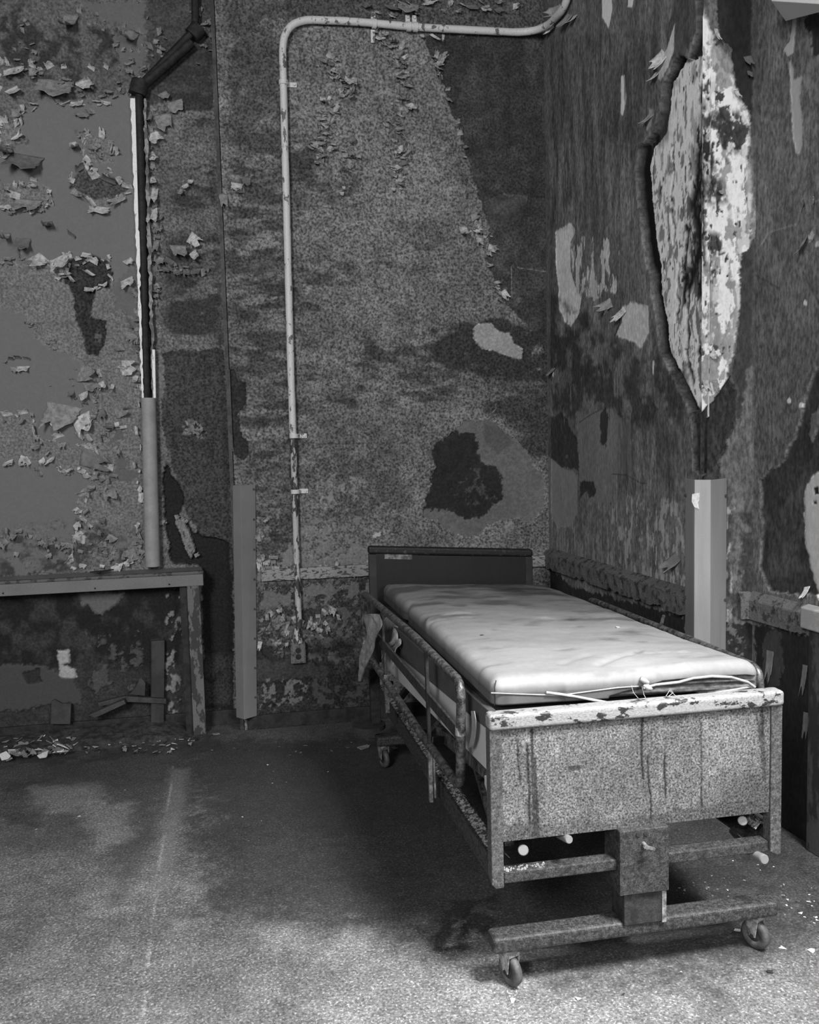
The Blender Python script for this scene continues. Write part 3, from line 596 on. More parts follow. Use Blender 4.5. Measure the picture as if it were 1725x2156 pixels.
strip('trim_3', (XE+U2[0]*.16, YE+U2[1]*.16), (XB-.01, YB+.005), .862, .95, .035, M_RAILR, seed=13, wob=.01, slope=.03, n=(N2[0], N2[1]))
strip('trim_4', (XB, YB), tuple(np.array([XB, YB])+U3[:2]*1.1), .862, .95, .035, M_RAILR, seed=17, wob=.012, slope=.03, n=(N3[0], N3[1]))
strip('baseboard_right', (AX, D-.02), (XE, YE), 0, .09, .014, M_SKIRT, seed=19, n=(N1[0], N1[1]))
# ================================================================== PEELING PAINT
rnd = random.Random(7)
def curl_geo(A, d, wv, n, L, W, lift, cv, seed, nu=9, nv=7):
    """a flap of paint hinged at A, running along d, lifting off and rolling up"""
    r = random.Random(seed); A = np.array(A); vs = []
    lf = math.radians(lift); c = max(.05, math.radians(cv)); arc = L*(1.0 if c < 1.2 else c/1.5)
    ph = r.uniform(0, 6); tip = [1-.16*r.random()-.16*(1+math.sin(ph+j*1.3)) for j in range(nv+1)]; wl_ = [1+.12*r.uniform(-1, .5) for _ in range(nu+1)]; taper = r.uniform(.0, .45)
    skew = r.uniform(-.3, .3); cc = r.uniform(.1, .5)*W
    for i in range(nu+1):
        for j in range(nv+1):
            u = i/nu*tip[j]; v = (j/nv-.5); th = c*u
            s_in = arc*(math.sin(lf+th)-math.sin(lf))/c; s_out = arc*(math.cos(lf)-math.cos(lf+th))/c
            x = s_in*math.cos(0)
            ww = W*wl_[i]*(1-taper*u)*v + skew*W*u
            vs.append(A+d*x+wv*ww+n*(abs(s_out)*1.0+.0015+cc*(v*v*4)*u*.5))
    fs = [(i*(nv+1)+j, i*(nv+1)+j+1, (i+1)*(nv+1)+j+1, (i+1)*(nv+1)+j) for i in range(nu) for j in range(nv)]
    return vs, fs
def curl(P, wall, x, y, ang, L, W, lift=18, cv=70, dark=False, seed=None, name='paint_curl', into=None):
    L *= 1.25; W *= 1.25; lift = lift*1.15+2; cv *= .72
    seed = rnd.randrange(1 << 30) if seed is None else seed
    a = math.radians(ang); A = np.array(P.pt(x, y)); B = np.array(P.pt(x+L*math.cos(a), y+L*math.sin(a)))
    C = np.array(P.pt(x-W*math.sin(a), y+W*math.cos(a))); d = B-A; Lm = np.linalg.norm(d); d /= Lm
    wv = C-A; wv -= d*np.dot(wv, d); Wm = np.linalg.norm(wv); wv /= Wm
    vs, fs = curl_geo(A, d, wv, P.N, Lm, Wm, lift, cv, seed)
    if into is not None: into.add(vs, fs, True); return
    b = MB(); b.add(vs, fs, True); o = b.build(name, M_CURLD if dark else (M_CURL if seed % 5 < 3 else M_CURLM), wall)
    s = o.modifiers.new('thick', 'SOLIDIFY'); s.thickness = .0016
    return o
# (x, y, direction, length, width, lift, roll, dark)
left_curls = [
 (150,28,88,82,26,15,120,0),(284,66,118,66,20,18,130,0),(118,168,90,58,66,22,40,0),(170,168,60,46,26,20,60,0),(28,142,70,34,36,20,70,0),(60,152,0,24,14,15,50,0),
 (22,186,60,34,24,20,80,0),(24,238,5,26,14,10,60,0),(176,236,100,20,26,20,60,0),(200,232,150,30,12,20,90,0),(152,298,70,44,14,20,130,0),(180,342,10,18,10,20,60,0),
 (16,312,95,62,22,35,130,0),(60,326,95,62,58,28,50,1),(150,400,40,38,12,20,60,0),(210,434,90,26,38,25,40,0),(262,412,140,38,14,15,40,0),(170,360,240,20,18,30,90,1),(228,385,-70,22,26,35,90,1),
 (62,420,90,34,46,25,35,0),(44,415,190,30,12,20,60,0),(104,398,90,16,9,20,60,0),(17,490,88,58,10,30,140,0),(50,500,90,46,26,22,70,1),(101,466,80,46,16,30,130,1),(96,540,130,44,26,22,50,0),(122,540,60,40,34,22,55,0),
 (150,500,-50,16,16,30,90,1),(170,535,20,30,8,15,60,0),(266,545,60,22,18,20,60,0),(266,586,60,26,24,22,50,0),(285,620,-60,18,12,25,90,1),(290,680,170,24,16,20,50,1),(282,702,120,26,18,20,50,0),(262,730,160,28,13,20,60,0),
 (285,740,-50,16,12,20,70,1),(164,785,20,48,32,18,60,0),(186,800,70,36,24,22,60,0),(210,805,60,20,14,20,50,0),(256,775,0,34,28,15,40,0),(238,808,90,32,7,25,130,0),(286,790,95,32,10,20,110,0),(150,822,70,30,12,25,110,1),
 (175,825,60,26,18,20,80,0),(140,850,100,60,62,14,18,0),(120,880,150,22,20,20,60,0),(168,872,60,44,34,16,30,0),(190,872,115,36,18,25,60,0),(210,862,70,26,16,20,60,1),(242,872,-15,34,18,20,40,0),(232,892,95,28,16,30,100,1),(246,888,85,22,9,20,130,0),
 (268,898,170,26,6,20,70,0),(243,938,72,30,12,20,70,0),(170,960,10,60,34,10,20,1),(240,985,190,16,14,20,60,0),(222,1004,150,20,9,20,60,0),(228,1030,78,26,24,22,45,0),(172,1030,45,30,10,20,50,0),(196,975,60,18,12,20,60,0),
 (22,760,-80,22,10,30,100,1),(40,758,-90,22,12,30,100,1),(58,760,-80,20,12,30,100,1),(30,772,95,16,16,25,40,0),(50,770,85,16,22,25,40,0),(12,755,90,14,6,25,60,0),
 (158,1100,40,20,14,20,60,0),(170,1085,100,16,12,20,60,1),(215,1090,80,20,12,25,90,1),(240,1128,120,18,18,20,60,0),(225,1145,170,18,10,20,60,0),(90,1140,50,22,12,20,60,1),(50,1120,60,16,10,20,70,1),(205,1120,20,14,10,20,70,1),(290,1165,150,30,24,15,40,0),(292,1110,130,20,14,20,60,1),(100,1165,60,14,12,20,60,0),
 (312,240,80,30,14,20,80,0),(318,280,60,36,22,20,40,0),(312,322,60,38,16,20,70,0),(318,372,75,34,12,20,90,0),(322,395,95,46,20,18,60,0),(318,436,80,46,22,18,50,0),(330,470,70,30,14,20,60,0),(325,505,80,38,18,20,60,0),(336,540,100,24,18,20,60,0),
 (398,498,30,34,20,16,40,0),(410,505,100,22,14,20,50,0),(374,516,88,36,30,20,60,0),(404,530,50,34,14,20,90,0),(360,545,120,22,18,20,80,1),(350,562,90,18,14,22,70,1),(372,568,88,20,16,22,70,1),(392,566,85,24,12,22,70,1),(415,565,85,22,14,22,70,1),
 (388,388,60,20,12,25,70,0),(402,378,95,22,10,25,80,0),(376,402,30,18,10,25,70,0),(340,195,60,28,18,20,50,0),(368,212,70,30,28,12,20,1),(342,240,75,40,30,12,20,1),
]
for c in left_curls[:98]: curl(wl, wall_left, *c[:7], dark=bool(c[7]))
extra_l = left_curls[98:]
bl = MB()
for c in extra_l: curl(wl, wall_left, *c[:7], into=bl)
def cluster(P, into, pts, n, sp, lmin, lmax, r):
    for k in range(n):
        t = r.random()*(len(pts)-1); i = int(t); f = t-i
        x = pts[i][0]*(1-f)+pts[i+1][0]*f+r.gauss(0, sp); y = pts[i][1]*(1-f)+pts[i+1][1]*f+r.gauss(0, sp)
        L = r.uniform(lmin, lmax); curl(P, None, x, y, r.choice((90, 60, 120, 100, 80, 0, 180, -90))+r.uniform(-25, 25), L, L*r.uniform(.4, 1.1), r.uniform(12, 30), r.uniform(30, 120), seed=r.randrange(1 << 30), into=into)
r1 = random.Random(3)
def edge_curls(P, quad, into, r, step=13, keep=.6, lmin=7, lmax=19, jit=4):
    n = len(quad); cx = sum(q[0] for q in quad)/n; cy = sum(q[1] for q in quad)/n
    sg = sum(quad[i][0]*quad[(i+1) % n][1]-quad[(i+1) % n][0]*quad[i][1] for i in range(n))
    for i in range(n):
        a, b_ = quad[i], quad[(i+1) % n]; L = math.hypot(b_[0]-a[0], b_[1]-a[1])
        if L < 1: continue
        nx_, ny_ = (b_[1]-a[1])/L, -(b_[0]-a[0])/L
        if sg < 0: nx_, ny_ = -nx_, -ny_
        for k in range(int(L/step)+1):
            if r.random() > keep: continue
            t = r.random(); x = a[0]*(1-t)+b_[0]*t+r.gauss(0, jit); y = a[1]*(1-t)+b_[1]*t+r.gauss(0, jit)
            if x < -20 or x > 1740 or y < -20: continue
            ll = r.uniform(lmin, lmax); curl(P, None, x, y, math.degrees(math.atan2(ny_, nx_))+r.uniform(-35, 35), ll, ll*r.uniform(.6, 1.4), r.uniform(12, 35), r.uniform(40, 130), seed=r.randrange(1 << 30), into=into)
re_ = random.Random(77); bl2 = MB()
for q in ([(-20, 385), (30, 388), (100, 392), (104, 430), (60, 442), (20, 430), (-20, 440)], [(60, 548), (135, 570), (200, 545), (235, 590), (240, 600), (200, 604)],
          [(-20, 890), (20, 872), (65, 880), (80, 930), (160, 940), (215, 960), (170, 900), (200, 850), (215, 780), (290, 780), (290, 1180), (150, 1190), (190, 1110), (165, 1060), (205, 1015), (180, 985), (140, 990), (105, 962), (80, 976), (50, 962), (-20, 975)],
          [(180, 290), (210, 285), (235, 300), (240, 345), (205, 350), (185, 330)], [(159, 372), (172, 352), (200, 372), (240, 376), (272, 398), (245, 422), (200, 428), (168, 408), (148, 396)], [(134, 575), (150, 548), (225, 548), (238, 575)],
          [(0, 262), (25, 258), (42, 275), (38, 300), (0, 300)], [(283, 205), (240, 200), (200, 215), (90, 215), (50, 235), (40, 270), (0, 330), (0, 140), (280, 150)]):
    edge_curls(wl, q, bl2, re_)
o = bl2.build('small_paint_curls', M_CURL, wall_left); o['kind'] = 'stuff'; so = o.modifiers.new('t', 'SOLIDIFY'); so.thickness = .0014
for pts, n, sp in (([(0, 140), (60, 150), (150, 180), (280, 190)], 34, 10), ([(180, 20), (240, 60), (280, 120), (300, 150)], 26, 12), ([(20, 20), (60, 80), (60, 130)], 12, 12), ([(312, 230), (318, 400), (330, 560), (322, 640)], 60, 5),
                   ([(284, 560), (290, 700), (292, 830)], 34, 5), ([(160, 290), (200, 300), (230, 340)], 14, 10), ([(0, 1120), (150, 1150), (300, 1165)], 50, 12), ([(120, 800), (200, 850), (240, 960), (200, 1060)], 30, 16),
                   ([(450, 60), (468, 130), (460, 240)], 34, 6), ([(480, 20), (510, 100), (515, 180), (490, 240)], 30, 9), ([(410, 20), (440, 60), (440, 130)], 18, 10), ([(300, 60), (330, 100), (360, 90)], 12, 12), ([(400, 890), (435, 912)], 8, 4), ([(0, 385), (100, 390), (104, 435), (20, 440)], 16, 4), ([(0, 545), (60, 545), (140, 560), (200, 540)], 14, 5), ([(0, 885), (65, 878), (80, 930), (160, 935)], 10, 4), ([(60, 978), (140, 990), (200, 1000), (170, 1060), (190, 1110)], 20, 5), ([(50, 660), (75, 710), (170, 755)], 10, 5), ([(340, 560), (430, 570)], 16, 5), ([(345, 1095), (380, 1085), (415, 1175)], 10, 4), ([(320, 1120), (300, 1180)], 12, 8)):
    cluster(wl, bl, pts, n, sp, 6, 17, r1)
o = bl.build('small_paint_curls', M_CURLM, wall_left); o['kind'] = 'stuff'
so = o.modifiers.new('t', 'SOLIDIFY'); so.thickness = .0014
main_curls = [(796,74,70,28,16,20,80,0),(684,124,110,24,12,20,90,0),(712,146,120,24,18,22,60,0),(740,162,95,30,22,22,50,0),(724,196,150,24,14,22,80,0),(736,200,60,28,10,25,120,0),(680,204,95,34,12,20,130,0),(690,206,20,10,8,20,60,0),
 (676,246,80,22,14,25,80,0),(672,296,40,20,14,22,60,0),(678,322,70,28,12,20,100,0),(740,318,85,32,9,20,120,0),(826,84,80,30,12,28,130,1),(840,126,-5,20,8,20,60,0),(846,138,40,18,12,25,100,1),(860,218,70,26,14,20,60,0),(836,255,90,24,9,25,90,1),
 (838,308,70,24,20,22,50,0),(830,350,60,20,14,22,80,0),(852,358,90,16,10,22,60,0),(845,342,10,18,12,22,70,1),(975,476,88,48,15,20,130,0),(992,460,-10,18,12,20,60,0),(1000,478,60,20,14,20,60,0),(1010,500,100,22,12,20,60,0),
 (905,70,48,34,5,20,40,0),(934,72,105,26,5,20,40,0),(862,6,95,38,36,20,40,0),(824,10,90,26,24,22,60,1),(772,10,70,30,14,25,110,1),(900,2,60,20,24,20,60,0),(990,10,80,22,22,20,60,1),(1022,14,80,20,16,20,60,0),(1048,16,70,22,14,20,60,1),(1080,14,10,12,10,20,60,0),
 (724,392,90,18,6,22,90,0),(720,404,90,14,8,22,60,0),(968,356,85,22,5,20,60,1),(660,290,-40,14,10,20,60,1),(736,290,60,22,14,22,70,1),(829,395,90,20,8,25,90,0),(826,30,95,14,12,20,60,0),(790,60,85,20,10,20,60,0),(500,385,95,26,22,18,60,0),(520,372,100,30,14,18,60,1),(516,400,170,24,10,20,60,1),
 (470,408,90,34,16,16,40,0),(1044,598,80,18,8,20,50,0),(1058,612,60,22,12,20,40,0),(888,72,80,18,8,25,60,0),(545,1180,80,22,10,20,60,0),(548,1350,100,22,8,20,70,0)]
for c in main_curls: curl(wb, wall_back, *c[:7], dark=bool(c[7]))
bm_ = MB(); r2 = random.Random(5)
for pts, n, sp in (([(690, 130), (715, 160), (735, 190), (700, 220), (680, 250), (690, 300), (735, 300), (740, 340)], 60, 9), ([(680, 240), (670, 340)], 20, 8), ([(800, 70), (835, 110), (850, 150), (845, 200), (830, 250), (845, 310), (840, 360), (832, 400)], 80, 9),
                   ([(985, 460), (1010, 480), (1018, 510), (1030, 560)], 22, 6), ([(1040, 590), (1070, 640)], 8, 4), ([(910, 100), (945, 200), (985, 330)], 18, 3), ([(780, 20), (900, 5), (1100, 12)], 26, 10), ([(550, 1170), (620, 1200), (770, 1190)], 24, 8),
                   ([(560, 1290), (620, 1330), (700, 1300)], 40, 16), ([(550, 1090), (548, 1200)], 10, 4)):
    cluster(wb, bm_, pts, int(n*.9), sp, 7, 22, r2)
o = bm_.build('small_paint_curls', mat('paint_scabs', 150, 88, sc=30, soft=.1, fine=.12, rough=.75), wall_back); o['kind'] = 'stuff'
so = o.modifiers.new('t', 'SOLIDIFY'); so.thickness = .0014
rc = [(1190,14,120,34,10,20,70,0),(1200,30,100,36,10,20,60,0),(1165,48,110,24,10,20,60,0),(1212,32,95,24,7,20,80,0),(1172,40,90,30,8,20,60,0),(1400,110,110,40,14,15,60,0),(1385,150,95,26,10,20,60,0),(1372,240,100,28,8,20,60,0),(1288,636,120,26,12,20,60,0),(1166,775,90,20,6,20,50,0),
      (1428,1170,110,34,14,20,60,1),(1316,650,110,34,8,15,40,0)]
for c in rc: curl(wr, wall_right, *c[:7], dark=bool(c[7]))
for c in [(1574,118,80,34,14,20,60,1),(1580,150,110,22,10,20,60,1),(1508,60,95,44,7,20,50,0),(1550,190,85,26,8,20,60,0),(1498,742,60,20,12,25,60,0),(1520,400,80,14,12,22,50,0),(1486,800,90,26,10,20,40,0),(1505,800,90,30,10,20,40,0)]: curl(wf, wall_face, *c[:7], dark=bool(c[7]))
for c in [(1690,432,-30,30,8,20,40,0),(1712,425,-20,26,8,20,40,0),(1692,505,60,34,22,20,50,0),(1700,1235,80,30,10,20,60,0),(1622,1370,88,60,12,2,10,1),(1696,1400,88,60,8,3,10,1),(1698,1500,88,50,9,3,10,1)]: curl(wn, wall_near, *c[:7], dark=bool(c[7]))

# ================================================================== OBJECT MATERIALS
M_PIPE = mat('flaking_white_pipe_paint', 172, 84, sc=26, thr=.60, soft=.02, fine=.12, rough=.5, bmp=.6, stretch=(1, 1, .5))
M_PIPELOW = mat('worn_pipe_paint', 150, 52, sc=30, thr=.50, soft=.02, fine=.15, rough=.5, bmp=.8, stretch=(1, 1, .4))
M_STEEL = mat('dull_grey_enamel', 128, 114, sc=6, soft=.3, fine=.05, fsc=400, rough=.38, bmp=.03, metal=.1, spec=.5)
M_GALV = mat('worn_steel_cover', 146, 122, sc=5, soft=.3, fine=.06, fsc=300, rough=.36, bmp=.04, metal=.35, spec=.6, stretch=(3, 3, .3))
M_DARK = mat('black_rusted_metal', 34, 20, sc=30, soft=.1, fine=.4, rough=.7, bmp=.4)
M_RAILT = mat('rusted_rail_tube', 82, 34, sc=45, thr=.50, soft=.12, fine=.45, fsc=260, rough=.42, metal=.35, bmp=.5)
M_BEDFR = mat('rusted_bed_frame', 52, 27, sc=75, thr=.50, soft=.12, fine=.7, fsc=230, rough=.6, bmp=.7)
M_CRUST = mat('rust_crumbs', 105, 34, sc=70, thr=.5, soft=.05, fine=.6, rough=.9, bmp=1.2)
M_WHITEP = mat('white_enamel_side', 150, 138, sc=6, soft=.2, fine=.05, rough=.45, bmp=.05)
M_CLOTH = mat('grimy_cloth', 128, 84, sc=22, soft=.2, fine=.2, rough=.9, bmp=.3)
M_STRAP = mat('pale_webbing', 112, 95, sc=20, soft=.2, fine=.15, rough=.8, bmp=.1)
M_KNOB = mat('cream_plastic', 98, 90, sc=20, soft=.2, fine=.05, rough=.4, bmp=.02)
M_RUBBER = mat('grey_rubber', 70, 50, sc=40, soft=.15, fine=.2, rough=.6, bmp=.1)
M_CHROME = mat('dull_chrome', 150, 90, sc=40, soft=.1, fine=.2, rough=.35, metal=.6, bmp=.15)
M_WOODD = mat('dark_laminate', 19, 14, sc=12, soft=.2, fine=.2, rough=.5, bmp=.05, stretch=(1, 1, .3))
M_EDGE = mat('black_chipped_edging', 18, 50, sc=45, thr=.62, soft=.03, fine=.3, rough=.55, bmp=.4)
M_LEDGE = mat('grey_painted_board', 104, 88, sc=9, soft=.3, fine=.1, rough=.5, bmp=.1, stretch=(.5, 1, 1))
M_LEG = mat('flaking_board_paint', 84, 46, sc=16, thr=.5, soft=.015, fine=.12, rough=.55, bmp=.5, stretch=(1.5, 1, .6))
M_WHITE = mat('white_painted_box', 215, 205, sc=6, soft=.2, fine=.04, rough=.5, bmp=.03)
M_FLAKE = mat('loose_paint_flake', 120, 84, sc=30, soft=.1, fine=.2, rough=.8, bmp=.1)
M_FLAKEW = mat('loose_white_flake', 185, 150, sc=30, soft=.1, fine=.1, rough=.8, bmp=.1)
M_FLAKED = mat('loose_dark_chip', 42, 26, sc=30, soft=.1, fine=.2, rough=.8, bmp=.1)

# ================================================================== WALL THINGS
# ---- conduit
zt = lambda x, y: Vector(pl(x, y, 1, D-.035))
cd = empty('conduit_pipe', tuple(zt(630, 1322)), 'flaking white conduit pipe rising up the back wall and bending right along its top', 'pipe')
path = [zt(630, 1322), zt(625, 1180), zt(620, 1000), zt(612, 760), zt(603, 420), zt(597, 180), zt(594, 40), zt(750, 45), zt(870, 57), zt(1000, 64), zt(1146, 70)]
k = Vector((AX-.035, D-.035, path[-1].z-.002)); e1 = np.array(wr.pt(1215, 5, .035)); path[-1] = k; path.append(Vector(e1)); path.append(Vector(e1)+Vector((0, -.05, .35)))
path = [path[0], path[1], path[2], path[3], path[4], path[5], path[6], path[7], path[8], path[9], path[10], path[11], path[12]]
fp = fillet(path, .17, 8)
dens = []
for a_, b_ in zip(fp[:-1], fp[1:]):
    n_ = max(1, int((b_-a_).length/.05)); dens += [a_+(b_-a_)*i/n_ for i in range(n_)]
dens.append(fp[-1])
low = [p for p in dens if p.z < 1.65 and p.x < .6]; hi = [p for p in dens if not (p.z < 1.65 and p.x < .6)]
MB().tube(hi, .0205, 16, wob=.05, seed=4).build('pipe', M_PIPE, cd)
MB().tube(low+[hi[0]], .0175, 16, wob=.07, seed=5).build('pipe', M_PIPELOW, cd, label='lower length with most of its paint gone')
def clamp(p, ax, name='clamp'):
    b = MB(); ax = Vector(ax)
    b.tube([p-ax*.012, p+ax*.012], .026, 16); sd = Vector((0, 0, 1)) if abs(ax.z) < .5 else Vector((1, 0, 0))
    b.bar(p+Vector((0, .028, 0)), p+sd*.075+Vector((0, .028, 0)), .026, .005, (0, 1, 0)); b.tube([p+sd*.06+Vector((0, .027, 0)), p+sd*.06+Vector((0, .016, 0))], .007, 8)
    b.build(name, M_PIPE, cd)
for (x, y, ax) in ((597, 174, (0, 0, 1)), (788, 50, (1, 0, 0)), (861, 56, (1, 0, 0)), (875, 57, (1, 0, 0)), (619, 918, (0, 0, 1)), (622, 1035, (0, 0, 1))): clamp(zt(x, y), ax)
# strap hanging from the clamp
b = MB(); p = zt(786, 60); b.box((p.x-.012, D-.02, p.z-.07), (p.x+.012, D-.012, p.z)); b.build('strap', M_PIPE, cd)
# ---- outlet box
q0 = pl(613, 1398, 1, D-.05); q1 = pl(643, 1352, 1, D-.05)
ob = empty('outlet_box', ((q0[0]+q1[0])/2, D-.03, q0[2]), 'square metal outlet box at the foot of the white conduit', 'outlet')
mo = mat('outlet_paint', 88, 50, sc=40, thr=.55, soft=.04, fine=.2, rough=.6, bmp=.4)
x0, z0, x1, z1 = q0[0], q0[2], q1[0], q1[2]
MB().box((x0, D-.052, z0), (x1, D-.002, z1)).build('box', mo, ob, .004)
MB().box((x0+.008, D-.057, z0+.01), (x1-.008, D-.052, z1-.008)).build('face_plate', mo, ob, .002)
xc = (x0+x1)/2; b = MB()
for dz in (-.02, .016): b.tube([(xc, D-.0562, (z0+z1)/2+dz), (xc, D-.0605, (z0+z1)/2+dz)], .0165, 16)
b.build('socket', M_DARK, ob, label='black round double socket')
MB().tube([(xc, D-.03, z1-.002), (xc, D-.032, z1+.02), (xc, D-.034, z1+.05), (xc, D-.035, z1+.085)], [.031, .027, .02, .02], 14).build('pipe_adapter', M_PIPELOW, ob)

# ---- left cover over the corner
def screw(b, p, n, r=.006): p = Vector(p); n = Vector(n); b.tube([p, p+n*.003], r, 8)
gA = [(-.045, D+.01), (.018, D-.115), (.118, D-.02), (.118, D+.0)]
def guard(name, foot, top, z0, z1, m, label, pt=None, screws=None):
    g = empty(name, (foot[1][0], foot[1][1], z0), label, 'corner guard')
    return g
gl = empty('corner_guard', (0, D-.06, .08), 'faceted grey metal corner guard screwed to the back wall left of the white conduit', 'corner guard')
P0 = lambda x, y, yy: pl(x, y, 1, yy)
T = [P0(490, 1022, D-.005), P0(507, 1022, D-.09), P0(538, 1020, D-.012), P0(538, 1020, D+.0)]
Bt = [P0(498, 1510, D-.005), P0(514, 1515, D-.09), P0(541, 1507, D-.012), P0(541, 1507, D+.0)]
for q_ in (T, Bt):
    q_[3] = np.array([q_[3][0], D-.004, q_[3][2]])
b = MB(); b.prism([tuple(v) for v in Bt]+[(Bt[0][0], D-.004, Bt[0][2])], [tuple(v) for v in T]+[(T[0][0], D-.004, T[0][2])]); b.build('cover', M_STEEL, gl, .002)
b = MB()
for i in range(8):
    f = .02+i*.128; x = 538-8+3*f; y = 1020+f*487
    p = Vector(T[1])*(.14)+Vector(T[2])*.86; p2 = Vector(Bt[1])*.14+Vector(Bt[2])*.86; p = p*(1-f)+p2*f
    sc_ = MB(); nn = Vector((.5, -.86, 0)).normalized(); sc_.tube([p-nn*.001, p+nn*.004], .0065, 10); sc_.build('screw', M_RUBBER, gl)
# ---- right cover over the outer corner
zt0, zt1 = .06, 1.475
gr = empty('corner_guard', (XE, YE, zt0), 'tall three-faced steel corner guard standing behind the right side of the bed', 'corner guard')
a0 = vpl(1443, 1045, (XE, YE, 0)+N1*.03, N1); a0 = np.array([XE, YE])+N1[:2]*.03-U1[:2]*.20
pA = np.array(vpl(1443, 1200, (AX+N1[0]*.035, D+N1[1]*.035, 0), N1))[:2]
nC = np.array([-.75, -.66, 0]); nC /= np.linalg.norm(nC)
pB = np.array(vpl(1462, 1200, (XE-.045, YE-.045, 0), nC))[:2]; pC = np.array(vpl(1496, 1200, (XE-.045, YE-.045, 0), nC))[:2]
pD = np.array(vpl(1530, 1200, (XE+N2[0]*.02, YE+N2[1]*.02, 0), N2))[:2]
nR = np.array([.46, -.89, 0]); pC = np.array(vpl(1496, 1200, (pD[0], pD[1], 0), nR))[:2]
nC = np.array([-.62, -.78, 0]); nC /= np.linalg.norm(nC); pB = np.array(vpl(1462, 1200, (pC[0], pC[1], 0), nC))[:2]
pDi = pD-N2[:2]*.045; pAi = pA-N1[:2]*.03
inn = np.array([XE+.0, YE+.0])
sh = np.array([.0035, .0035])
ring = [pA, pB, pC, pD, pD+np.array([0, .006]), pC+sh, pB+sh, pA+np.array([.006, 0])]
b = MB(); b.prism([(q[0], q[1], zt0) for q in ring], [(q[0], q[1], zt1) for q in ring]); b.build('cover', M_GALV, gr, .003)
for zz in (1.40, .95, .5):
    for q, nn in ((pD*.9+pC*.1, nR), (pA*.9+pB*.1, N1)):
        s_b = MB(); p = Vector((q[0], q[1], zz)); nn = Vector(nn); s_b.tube([p-nn*.006, p+nn*.006], .007, 10); s_b.build('screw', M_RUBBER, gr)
# torn paint on its head
b = MB(); 
pt_ = lambda x, y: Vector(vpl(x, y, (pB[0]+nC[0]*.003, pB[1]+nC[1]*.003, 0), nC))
top = [pt_(x, y) for x, y in ((1458, 1040), (1475, 1037), (1474, 1052), (1470, 1058), (1473, 1072), (1463, 1068), (1457, 1056))]
b.prism([tuple(v) for v in top], [tuple(v+Vector(nC)*.003) for v in top]); b.build('paint_scab', M_FLAKEW, gr)

# ---- the heating pipe in the left alcove
hp = empty('heating_pipe', tuple(pl(322, 1185, 1, YL-.04)), 'tall vertical pipe at the alcove edge, black and bare above, grey lagging below', 'pipe')
PL = lambda x, y, d=.04: Vector(pl(x, y, 1, YL-d))
pp = [PL(409, -60), PL(411, 62), PL(296, 182), PL(293, 200), PL(300, 480), PL(309, 850)]
fp = fillet(pp, .05, 5); MB().tube([q for q in fp], .021, 14, wob=.18, seed=2).build('bare_pipe', M_DARK, hp, label='black rusted upper length of pipe')
MB().tube([PL(404, 90, .05), PL(294, 186, .05)], .022, 12, wob=.2).build('bare_pipe', M_DARK, hp)
MB().tube([PL(404, 76, .04), PL(420, 58, .04)], .042, 12, wob=.2).build('elbow', M_DARK, hp); MB().tube([PL(297, 170, .04), PL(290, 200, .04)], .045, 12, wob=.2).build('elbow', M_DARK, hp)
MB().tube([PL(313, 838, .05), PL(317, 1000, .05), PL(322, 1192, .05)], [.041, .042, .043], 20, wob=.012).build('lagging', mat('lagging_paint', 136, 108, sc=14, soft=.3, fine=.08, rough=.55, bmp=.12), hp, label='smooth light grey lagging')
# torn casing strips
def ribbon(P, pts, name, m, parent, out=.03, th=.012):
    """upright torn strip: pts = (y, xleft, xright) in the photo"""
    b = MB(); vs = []; r = random.Random(len(pts)); n = len(pts)
    for (y, xl, xr) in pts:
        A = P.pt(xl, y, out); B = P.pt(xr, y, out); N = Vector(P.N)
        vs += [A, B, B-N*th, A-N*th]
    fs = [(i*4+k, i*4+(k+1) % 4, (i+1)*4+(k+1) % 4, (i+1)*4+k) for i in range(n-1) for k in range(4)]+[(3, 2, 1, 0), (n*4-4, n*4-3, n*4-2, n*4-1)]
    b.add(vs, fs); return b.build(name, m, parent)
rr = random.Random(9)
yy = list(range(214, 845, 9))
M_STRIP = mat('white_casing_edge', 205, 120, sc=22, thr=.6, soft=.03, fine=.12, rough=.5, bmp=.3, stretch=(1, 1, .5))
ribbon(wl, [(y, 277+(y-214)*.038+rr.uniform(-1.5, 1.5), 288+(y-214)*.035+rr.uniform(-2.5, 2)-(4 if y > 560 else 0)) for y in yy], 'casing_strip', M_STRIP, hp, .05, .05)
ribbon(wl, [(y, 304+(y-214)*.030+rr.uniform(-2.5, 2), 309+(y-214)*.030+rr.uniform(-1, 3)) for y in yy], 'casing_strip', mat('grey_casing_edge', 120, 70, sc=22, soft=.05, rough=.6, bmp=.5), hp, .05, .05)
ribbon(wl, [(y, 322+(y-740)*.03+rr.uniform(-1, 1), 328+(y-740)*.02) for y in range(738, 850, 9)], 'casing_strip', M_STRIP, hp, .06, .05)

# ---- ledge over the old radiator opening
lg = empty('radiator_enclosure', tuple(pl(405, 1542, 1, D-.02)*np.array([1, 1, 0])), 'grey painted wooden ledge on a leg over the empty radiator niche, left', 'enclosure')
fA = pl(-260, 1228, 1, D-.01); fB = pl(417, 1196, 1, D-.01); zt_ = .945
b = MB(); b.hexa([(-1.75, D-.01, .925), (-.215, D-.01, .925), (-.215, YL-.006, .925), (-1.75, YL-.006, .925)], [(-1.75, D-.01, .95), (-.215, D-.01, .95), (-.225, YL-.006, .955), (-1.75, YL-.006, .955)])
b.build('ledge_top', M_LEDGE, lg, .003)
MB().box((-1.75, D-.028, .868), (-.212, D-.005, .938)).build('fascia', M_LEDGE, lg, .003)
MB().box((-1.75, D-.036, .935), (-.208, D-.0, .952)).build('nosing', mat('worn_nosing', 78, 48, sc=24, thr=.55, soft=.03, fine=.2, rough=.6, bmp=.6), lg, .004)
